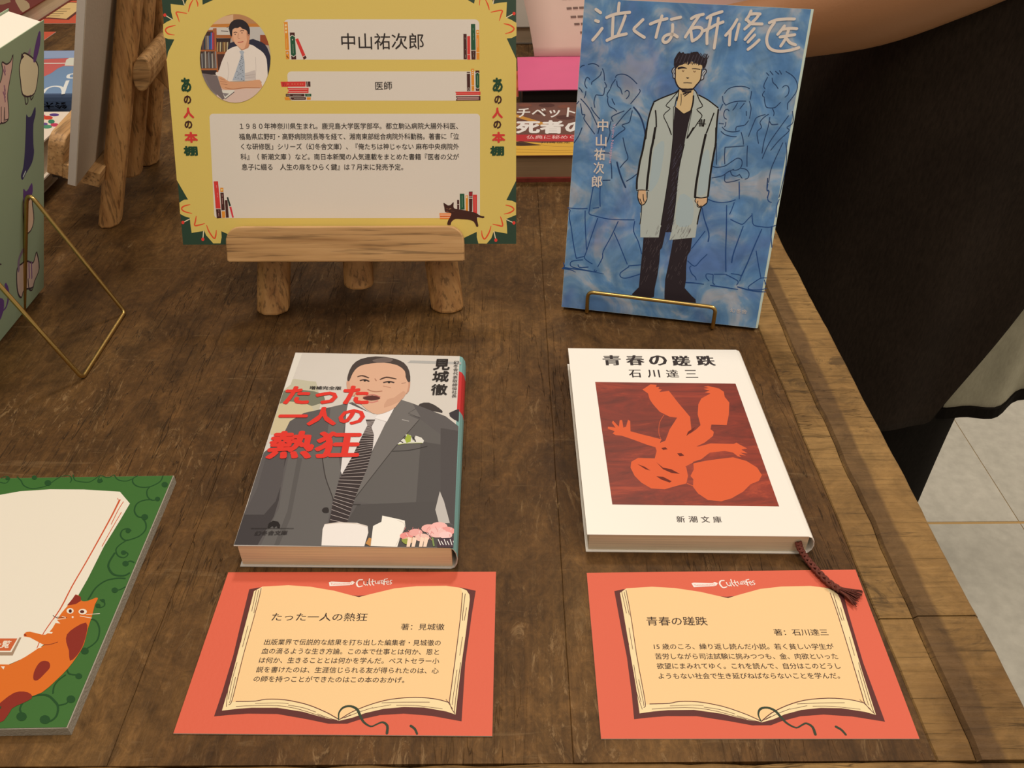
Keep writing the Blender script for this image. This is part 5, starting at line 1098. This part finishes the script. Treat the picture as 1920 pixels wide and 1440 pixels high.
a.clip=[(-.511,.546),(-.3775,.546),(-.3775,.723),(-.511,.723)]
for x,y,rx,ry,c in ((250,152,55,17,(90,60,130)),(175,185,60,22,(214,70,44)),(118,195,30,16,(226,110,60)),(218,228,38,24,(50,130,92)),(165,285,62,22,(80,150,110)),(140,255,38,16,(110,80,140)),(255,265,46,20,(206,60,92)),(90,170,40,18,(220,160,60)),(70,230,40,22,(60,110,160)),(130,160,22,10,(206,70,110))): a.dot(x,y,rx,c,ry)
a.line([(222,240),(210,265)],3,(40,60,50),0); a.line([(110,222),(140,218)],4,(190,60,50),0)
a.build(tf_)
# maroon book far back, white slips
tm_=_fx('paperback','dark red book with cream marks lying in the far left corner',-.80,-.618,1.10,1.28,0,.02,mat('maroon_cover',alb((112,30,26)),.5,var=.2,vscale=14),PG3)
a=Art(V3((0,0,.02)),*HZ,WH,(0,0,1)); a.cur='cream_marks'; a.clip=[(-.799,1.101),(-.619,1.101),(-.619,1.279),(-.799,1.279)]
a.fill([(28,-4),(50,2),(56,14),(44,24),(34,12)],(176,150,110),2); a.fill([(-20,0),(10,-8),(20,4),(-10,10)],(150,120,86),2)
a.build(tm_)
tl_=card_flat('price_slip','small white slip lying beside the balloon book under the foam board','slip' and (lambda z:[at(124,226,0),at(150,228,0),at(150,246,0),at(122,243,0)])(0),0,.0004,PAPER,PAPER,'paper') if 0 else None
o,_P=None,None
q=[at(124,216,0),at(146,216,0),at(146,240,0),at(121,240,0)]
t=card_flat('paper_slip','small white paper slip lying between the balloon book and foam board',q,0,.0004,PAPER,PAPER,'paper')
# upright pale card almost hidden behind the yellow card's left side
q=[aty(300,166,.93),aty(316,160,.93),aty(322,84,.95),aty(310,88,.95)]
b0=V3((-.372,.925,0)); du=V3((.94,-.2,0)).normalized(); up_=V3((-.02,.30,.95)).normalized(); nn=du.cross(up_)
t=thing('pale_card','pale grey card propped upright behind the left side of the yellow card','card',b0)
P4=[b0,b0+du*.10,b0+du*.10+up_*.075,b0+up_*.075]; vv,ff=box8(P4+[p+nn*.002 for p in P4]); fixn(mesh('paper',vv,ff,mat('pale_grey_card',(.55,.54,.50),.6),t))
P5=[b0+du*.04-up_*.0,b0+du*.06,b0+du*.06+V3((0,.05,0)),b0+du*.04+V3((0,.05,0))]; P6=[p+V3((0,.003 if i<2 else 0,.0)) for i,p in enumerate(P5)]
vv,ff=box8([V3((p.x,p.y,0)) for p in P5]+[b0+du*.04+up_*.04+V3((0,.004,0)),b0+du*.06+up_*.04+V3((0,.004,0)),b0+du*.06+up_*.038+V3((0,.007,0)),b0+du*.04+up_*.038+V3((0,.007,0))]); fixn(mesh('prop_strip',vv,ff,mat('pale_grey_card',(.55,.54,.50),.6),t))
# ================================================================== THINGS FURTHER BACK, MIDDLE
cvm=mat('brown_picture_cover',alb((104,62,50)),.4,var=.35,vscale=40)
x0,x1,y0,y1,h=-.06,.13,.675,.799,.0235
tt=thing('hardcover_book','thick hardcover with brown picture jacket, white lettering and yellow band, lying flat','book',((x0+x1)/2,(y0+y1)/2,0)); ct=.0022
RC=mat('red_patterned_boards',alb((140,58,46)),.5,var=.5,vscale=160)
fixn(boxm('cover',x0,x1,y0,y1,h-ct*.5,h,cvm,tt)); fixn(boxm('back_cover',x0,x1,y0-.001,y1,0,.0036,RC,tt)); fixn(boxm('spine',x0,x1,y1-.0015,y1,.0036,h-ct*.5,cvm,tt))
fixn(boxm('pages',x0+.003,x1-.003,y0+.0018,y1-.0016,.0036,h-ct*.5,pages_mat('page_edges_painted_shade',(.36,.26,.16)),tt))  # shade from the easel and blue book is darkened into the page colour
a=Art(V3((0,0,h)),*HZ,WH,(940,0,4)); a.clip=[(x0+.0003,y0+.0003),(x1-.0003,y0+.0003),(x1-.0003,y1-.0005),(x0+.0003,y1-.0005)]
a.cur='jacket_print'
a.fill([(-200,1010),(700,1010),(700,1060),(-200,1060)],(186,44,48)); a.fill([(-200,1058),(120,1060),(300,1072),(700,1060),(700,1185),(-200,1190)],(222,172,60)); a.fill([(-100,850),(120,860),(350,930),(300,940),(115,880),(-100,870)],(206,146,60))
a.fill([(-200,1080),(150,1060),(300,1090),(150,1095)],(60,36,24))
for q in ([(115,1065),(400,1098),(600,1100)],[(50,1115),(400,1130),(600,1125)],[(50,1140),(420,1145),(640,1140)]): a.line(q,4,(120,80,30),2)
for x,y,r in ((340,790,60),(470,800,50),(180,790,50),(480,880,70),(150,930,60),(300,850,40)): a.dot(x,y,r,random.choice([(128,76,58),(84,48,42),(142,90,66)]),r*.25)
for i in range(30): a.dot(110+i*15+random.uniform(-4,4),1176+random.uniform(-4,3),5,(250,240,200),2.5)
a.clip=None; a.cur='title_lettering'; WT_=(240,234,220)
a.quadtext('チベット',[(120,812),(560,806),(552,880),(112,884)],WT_,.02); a.cur='large_title_lettering'; a.quadtext('死者の',[(112,905),(640,900),(640,1003),(108,1003)],WT_,.045)
a.cur='band_lettering'; a.quadtext('仏典に秘めら',[(190,1016),(560,1014),(556,1042),(186,1044)],(240,190,180),.01); a.quadtext('川崎信定',[(300,1062),(520,1062),(518,1076),(298,1076)],(60,40,24),.01)
a.build(tt)
# open hardcover with pink endpaper and a page being turned
x0,x1,y0,y1,h=.008,.235,.815,.915,.030
to=thing('open_book','open book with bright pink endpaper and a page being turned behind the blue book','book',((x0+x1)/2,(y0+y1)/2,0))
fixn(boxm('text_block',x0+.004,x1-.003,y0+.006,y1-.002,.003,h-.0026,mat('black_page_edges',(.016,.014,.014),.6),to)); fixn(boxm('back_cover',x0+.002,x1,y0+.003,y1,0,.003,mat('black_boards',(.02,.018,.018),.5),to))
PK=mat('bright_pink_paper',alb((232,98,140)),.55,var=.06,vscale=30)
n=10; rg=[]
for i in range(n+1):
    x=x0+(x1-x0)*i/n; z=h-.0012+.0006*math.sin(i*.7)
    rg.append([V3((x,y0,z)),V3((x,y1,z+.0004)),V3((x,y1,z+.0012)),V3((x,y0,z+.0008))])
rg[0]=[p+V3((.0,.0,0)) for p in rg[0]]
vv,ff=loft(rg); fixn(mesh('pink_endpaper',vv,ff,PK,to))
# page: hinge along the far edge, curling up and over towards the camera's top
pg=[];N=14
PKW=mat('page_paper',(.74,.60,.56),.6,var=.04)
cols=[]
for i in range(N+1):
    t=i/N
    A=V3((.022+.004*t,.914,.031)); Bp=V3((.245,.905,.031))
    y=.914+.030*math.sin(t*2.2); z=.031+.115*t; dx=-.018*t-.02*t*t
    row=[]
    for j in range(9):
        s_=j/8; x=.026+dx+(.235)*s_; row.append(V3((x,y+.02*math.sin(s_*3.1)*t+.05*t*t*(1-s_)-.03*t*s_,z+.012*math.sin(s_*3.1)*t)))
    cols.append(row)
vs=[p for r in cols for p in r]; W9=9; fs=[(i*W9+j,i*W9+j+1,(i+1)*W9+j+1,(i+1)*W9+j) for i in range(N) for j in range(8)]
pgo=mesh('turning_page',vs,fs,PKW,to,None,True); m_=pgo.modifiers.new('s','SOLIDIFY'); m_.thickness=.0003
# printed lines on the page
def on_page(s_,t):
    i=min(N-1,int(t*N)); j=min(7,int(s_*8)); a_,b_=t*N-i,s_*8-j
    p=(cols[i][j]*(1-b_)+cols[i][j+1]*b_)*(1-a_)+(cols[i+1][j]*(1-b_)+cols[i+1][j+1]*b_)*a_; return p+V3((0,-.0006,.0001))
GI=mat('grey_ink',(.18,.12,.11),.6)
for k_,(t,s0,s1) in enumerate(((.16,.22,.42),(.22,.2,.5),(.27,.19,.5),(.33,.18,.46),(.40,.17,.44),(.72,.2,.4),(.78,.2,.45),(.84,.2,.42),(.9,.25,.45))):
    nn_=10; vs=[];fs=[]
    for i in range(nn_):
        n0=len(vs); sa=s0+(s1-s0)*i/nn_; sb=sa+(s1-s0)/nn_*.8; vs+=[on_page(sa,t),on_page(sb,t),on_page(sb,t+.013),on_page(sa,t+.013)]; fs.append((n0,n0+1,n0+2,n0+3))
    mesh('printed_line',vs,fs,GI,pgo)
_fx('paperback','grey book lying far back beyond the open pink book',-.10,.030,1.063,1.19,0,.02,mat('grey_cover',(.30,.29,.27),.5),PG3)
backcard('red card mostly hidden behind the right edge of the yellow card',-.118,.009,.880,.961,False)
# ================================================================== PERSON IN BLACK APRON, BEYOND THE RIGHT EDGE
def skin(name,J,E,m,parent,root,sub=2):
    """continuous skinned surface: J name -> (point, radius or (rx,ry)), E edges"""
    base=org(parent) if parent else V3(J[root][0]); ks=list(J); me=bpy.data.meshes.new(name)
    me.from_pydata([V3(J[k][0])-base for k in ks],[(ks.index(a_),ks.index(b_)) for a_,b_ in E],[])
    o=bpy.data.objects.new(name,me); COL.objects.link(o)
    if parent: o.parent=parent
    else: o.location=base
    sm=o.modifiers.new('skin','SKIN'); sm.use_smooth_shade=True
    for i,k in enumerate(ks):
        r=J[k][1]; me.skin_vertices[0].data[i].radius=r if isinstance(r,tuple) else (r,r); me.skin_vertices[0].data[i].use_root=(k==root)
    ss=o.modifiers.new('s','SUBSURF'); ss.levels=ss.render_levels=sub; me.materials.append(m); return o
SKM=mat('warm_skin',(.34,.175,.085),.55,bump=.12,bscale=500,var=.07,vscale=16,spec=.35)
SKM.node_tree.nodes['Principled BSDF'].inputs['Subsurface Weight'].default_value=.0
def cloth_mat(name,c,var=.25):
    m,nt,b=nodes_mat(name); k=NB(nt); x1=k.noise(500,3,.6,(1,1,.25)); x2=k.noise(9,4,.6)
    x=k.mix(1,k.ramp(x1,[(.3,tuple(q*(1-var) for q in c)),(.7,tuple(q*(1+var) for q in c))]),k.ramp(x2,[(.3,.8),(.7,1.25)]),'MULTIPLY')
    k.link(x,b.inputs['Base Color']); b.inputs['Roughness'].default_value=.95; b.inputs['Specular IOR Level'].default_value=.12
    k.bump(x1,b,.3,.0004); return m
APM=cloth_mat('black_washed_apron_cloth',(.020,.015,.0115)); TRM=cloth_mat('black_trouser_cloth',(.008,.007,.006)); SHM=cloth_mat('dark_tee_cloth',(.018,.016,.015)); OLM=cloth_mat('olive_grey_linen',(.34,.345,.27),.08)
px_,py_=.475,.90
person=thing('person','person in a black apron and short sleeves, bare arm reaching over the table','person',(px_,py_,FZ))
J={'pel':((px_,py_,.12),(.135,.10)),'waist':((px_-.02,py_,.28),(.125,.09)),'chest':((px_-.07,py_,.47),(.15,.105)),'neckb':((px_-.11,py_,.62),(.07,.06)),'neck':((px_-.135,py_,.69),.052),'head0':((px_-.165,py_,.76),(.07,.075)),'head1':((px_-.17,py_,.84),(.078,.09)),'head2':((px_-.16,py_,.91),(.055,.06)),
 'shL':((.43,py_-.165,.58),.055),'uaL':((.465,.70,.42),.046),'elL':((.48,.672,.25),.043),'faL':((.375,.70,.182),.0455),'fbL':((.29,.718,.130),.037),'wrL':((.215,.755,.098),.0255),
 'shR':((.43,py_+.165,.58),.055),'uaR':((.44,py_+.20,.42),.044),'elR':((.43,py_+.19,.27),.038),'faR':((.36,py_+.17,.20),.038),'wrR':((.26,py_+.12,.115),.023),
 'hipL':((px_,py_-.085,.06),.088),'knL':((px_-.01,py_-.10,-.32),.058),'caL':((px_+.0,py_-.10,-.45),.055),'anL':((px_+.01,py_-.10,-.67),.037),
 'hipR':((px_,py_+.085,.06),.088),'knR':((px_-.01,py_+.10,-.32),.058),'caR':((px_+.0,py_+.10,-.45),.055),'anR':((px_+.01,py_+.10,-.67),.037)}
E=[('pel','waist'),('waist','chest'),('chest','neckb'),('neckb','neck'),('neck','head0'),('head0','head1'),('head1','head2'),('chest','shL'),('shL','uaL'),('uaL','elL'),('elL','faL'),('faL','fbL'),('fbL','wrL'),('chest','shR'),('shR','uaR'),('uaR','elR'),('elR','faR'),('faR','wrR'),('pel','hipL'),('hipL','knL'),('knL','caL'),('caL','anL'),('pel','hipR'),('hipR','knR'),('knR','caR'),('caR','anR')]
# hands: palm and five fingers of unequal length, growing out of the wrist
for sd_,wn,g in (('L','wrL',V3((-.98,.12,-.14)).normalized()),('R','wrR',V3((-.97,-.05,-.22)).normalized())):
    w0=V3(J[wn][0]); lat=g.cross(V3((0,0,1))).normalized()*(1 if sd_=='L' else -1)   # towards the thumb side
    if sd_=='L': lat=V3((0,1,0)).cross(V3((0,0,1))).cross(g); lat=V3((0,1,0))
    if sd_=='R': lat=V3((0,-1,0))
    lat=(lat-g*lat.dot(g)).normalized(); up_=V3((0,0,1))
    pm='pm'+sd_; J[pm]=(w0+g*.045,(.034,.016)); E.append((wn,pm))
    for k,(off,L,dr) in enumerate(((.027,.072,.10),(.009,.080,.12),(-.010,.074,.16),(-.027,.058,.24))):
        a0=w0+g*.085+lat*off; d1=(g-up_*(dr+.25)).normalized(); d2=(g-up_*(dr+.75)).normalized()
        n0,n1,n2,n3=['f%d%d%s'%(k,i,sd_) for i in range(4)]
        J[n0]=(a0,.0098); J[n1]=(a0+d1*L*.45,.0088); J[n2]=(a0+d1*L*.45+d2*L*.32,.0080); J[n3]=(a0+d1*L*.45+d2*L*.58,.0065); E+=[(pm,n0),(n0,n1),(n1,n2),(n2,n3)]
    t0=w0+g*.030+lat*.030-up_*.004; J['t0'+sd_]=(t0,.012); J['t1'+sd_]=(t0+(g*.7+lat*.55-up_*.2)*.040,.0100); J['t2'+sd_]=(t0+(g*.7+lat*.55-up_*.2)*.040+(g*.95+lat*.05-up_*.3)*.026,.0078)
    E+=[(pm,'t0'+sd_),('t0'+sd_,'t1'+sd_),('t1'+sd_,'t2'+sd_)]
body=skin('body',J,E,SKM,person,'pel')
def grow(names,d,extra={}):
    o={}
    for k in names:
        p,r=J[k]; o[k]=(p,tuple(q+d for q in r) if isinstance(r,tuple) else r+d)
    o.update(extra); return o
shJ=grow(['waist','chest','shL','uaL','shR','uaR'],.013,{'pel':(J['pel'][0],(.15,.118)),'neckb':((px_-.10,py_,.605),(.085,.075))})
skin('t_shirt',shJ,[('pel','waist'),('waist','chest'),('chest','neckb'),('chest','shL'),('shL','uaL'),('chest','shR'),('shR','uaR')],SHM,person,'pel')
trJ=grow(['hipL','hipR'],.018,{'pel':(J['pel'][0],(.155,.122)),'knL':((px_-.02,py_-.105,-.32),.082),'anL':((px_,py_-.105,-.69),.062),'knR':((px_-.02,py_+.105,-.32),.082),'anR':((px_,py_+.105,-.69),.062)})
skin('trousers',trJ,[('pel','hipL'),('hipL','knL'),('knL','anL'),('pel','hipR'),('hipR','knR'),('knR','anR')],TRM,person,'pel')
SHO=mat('black_leather',(.02,.018,.016),.45)
for sg in (-1,1):
    y=py_+.105*sg; sj={'a':((px_+.035,y,FZ+.045),(.042,.045)),'b':((px_-.07,y,FZ+.038),(.045,.038)),'c':((px_-.16,y,FZ+.026),(.040,.026)),'d':((px_+.01,y,FZ+.09),.042)}
    skin('shoe',sj,[('a','b'),('b','c'),('a','d')],SHO,person,'a',2)
# face and hair
hc=V3((px_-.17,py_,.835))
def ball(name,c,r,m,par,sx=1,sy=1,sz=1,seg=24,cut=None):
    bm=bmesh.new(); bmesh.ops.create_uvsphere(bm,u_segments=seg,v_segments=seg//2,radius=1)
    for v_ in bm.verts: v_.co=V3((v_.co.x*r*sx,v_.co.y*r*sy,v_.co.z*r*sz))
    if cut: bmesh.ops.delete(bm,geom=[v_ for v_ in bm.verts if cut(v_.co)],context='VERTS')
    me=bpy.data.meshes.new(name); bm.to_mesh(me); bm.free(); me.materials.append(m)
    for p_ in me.polygons: p_.use_smooth=True
    o=bpy.data.objects.new(name,me); COL.objects.link(o); o.parent=par; o.location=V3(c)-org(par); return o
HRM=mat('black_hair',(.018,.014,.012),.5,bump=.6,bscale=300)
hr=ball('hair',hc+V3((.012,0,.02)),.1,HRM,person,.98,.94,1.02,32,cut=lambda c:c.x<-.045 and c.z<.035)
hm=hr.modifiers.new('s','SOLIDIFY'); hm.thickness=.01
WE=mat('eye_white',(.8,.78,.74),.3); PE=mat('dark_iris',(.03,.02,.015),.2)
for sg in (-1,1):
    e=ball('eye',hc+V3((-.080,.031*sg,.005)),.0115,WE,person); ball('iris',hc+V3((-.0885,.031*sg,.005)),.0052,PE,e)
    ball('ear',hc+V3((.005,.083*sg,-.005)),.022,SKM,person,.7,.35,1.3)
    v,f=tube([hc+V3((-.088,.018*sg,.028)),hc+V3((-.090,.032*sg,.032)),hc+V3((-.082,.048*sg,.028))],.0028,6); mesh('eyebrow',v,f,HRM,person)
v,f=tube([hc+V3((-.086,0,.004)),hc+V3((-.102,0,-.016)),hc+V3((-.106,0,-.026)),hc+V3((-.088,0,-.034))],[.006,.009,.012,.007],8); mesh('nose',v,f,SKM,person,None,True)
v,f=tube([hc+V3((-.074,-.024,-.054)),hc+V3((-.086,0,-.051)),hc+V3((-.074,.024,-.054))],[.002,.0045,.002],8); mesh('lips',v,f,mat('lip_skin',(.42,.17,.12),.5),person,None,True)
# apron: draped sheet wrapped round the front and near side of the body
def drape(name,path,zt,zb,m,amp,seed,nu=60,nv=34,th=.0016,flare=.0):
    P_=catmull([tuple(p) for p in path],12); n_=len(P_); vs=[]
    for i,(x,y) in enumerate(P_):
        u_=i/(n_-1); dx=P_[min(i+1,n_-1)][0]-P_[max(i-1,0)][0]; dy=P_[min(i+1,n_-1)][1]-P_[max(i-1,0)][1]; l=math.hypot(dx,dy); nx,ny=dy/l,-dx/l
        for j in range(nv+1):
            w_=j/nv; zz=zt(u_)*(1-w_)+zb(u_)*w_
            f_=amp*(.35+w_)*(math.sin(u_*19+seed)+.6*math.sin(u_*41+seed*2+w_*1.3)+.8*noise.noise(V3((u_*7,w_*2,seed))))
            vs.append(V3((x+nx*(f_+flare*w_),y+ny*(f_+flare*w_),zz+.004*noise.noise(V3((u_*9,seed,1))))))
    fs=[(i*(nv+1)+j,i*(nv+1)+j+1,(i+1)*(nv+1)+j+1,(i+1)*(nv+1)+j) for i in range(n_-1) for j in range(nv)]
    o=mesh(name,vs,fs,m,person,None,True); md=o.modifiers.new('s','SOLIDIFY'); md.thickness=th; return o,vs,n_,nv
# hem drops to a constant height, then the side edge cuts diagonally up to the hip
APC=[(.43,1.13),(.35,1.07),(.305,.96),(.29,.86),(.30,.77),(.345,.71),(.415,.685),(.49,.69),(.57,.72)]
cut=.80
def apz(u_): return -.285 if u_<cut else -.285+(u_-cut)/(1-cut)*.40
drape('apron',APC,lambda u_:.16+.10*math.sin(u_*3.14),apz,APM,.0045,1.3,flare=.012)
bib=[(.46,1.07),(.34,1.02),(.30,.90),(.33,.80),(.43,.74)]
drape('apron_bib',bib,lambda u_:.50,lambda u_:.10,APM,.003,2.2,flare=-.02)
# olive linen tail of the shirt hanging behind the apron, bound in black
OC=[(.46,.755),(.53,.735),(.60,.745),(.68,.80),(.71,.90)]
_,vs,n_,nv=drape('linen_tunic_tail',OC,lambda u_:.10,lambda u_:-.318+.10*u_,OLM,.004,4.1,flare=.02)
rim=[vs[i*(nv+1)+nv] for i in range(n_)]
rg=[[p+V3((0,-.0028,-.004)),p+V3((0,.0028,-.004)),p+V3((0,.0028,.010)),p+V3((0,-.0028,.010))] for p in rim]
vv,ff=loft(rg); mesh('black_binding',vv,ff,TRM,person)
for s_ in (-1,1):
    v,f=tube([(.315,py_+.05*s_,.49),(.33,py_+.075*s_,.60),(.40,py_+.06*s_,.65)],.009,6); mesh('neck_strap',v,f,APM,person,None,True)
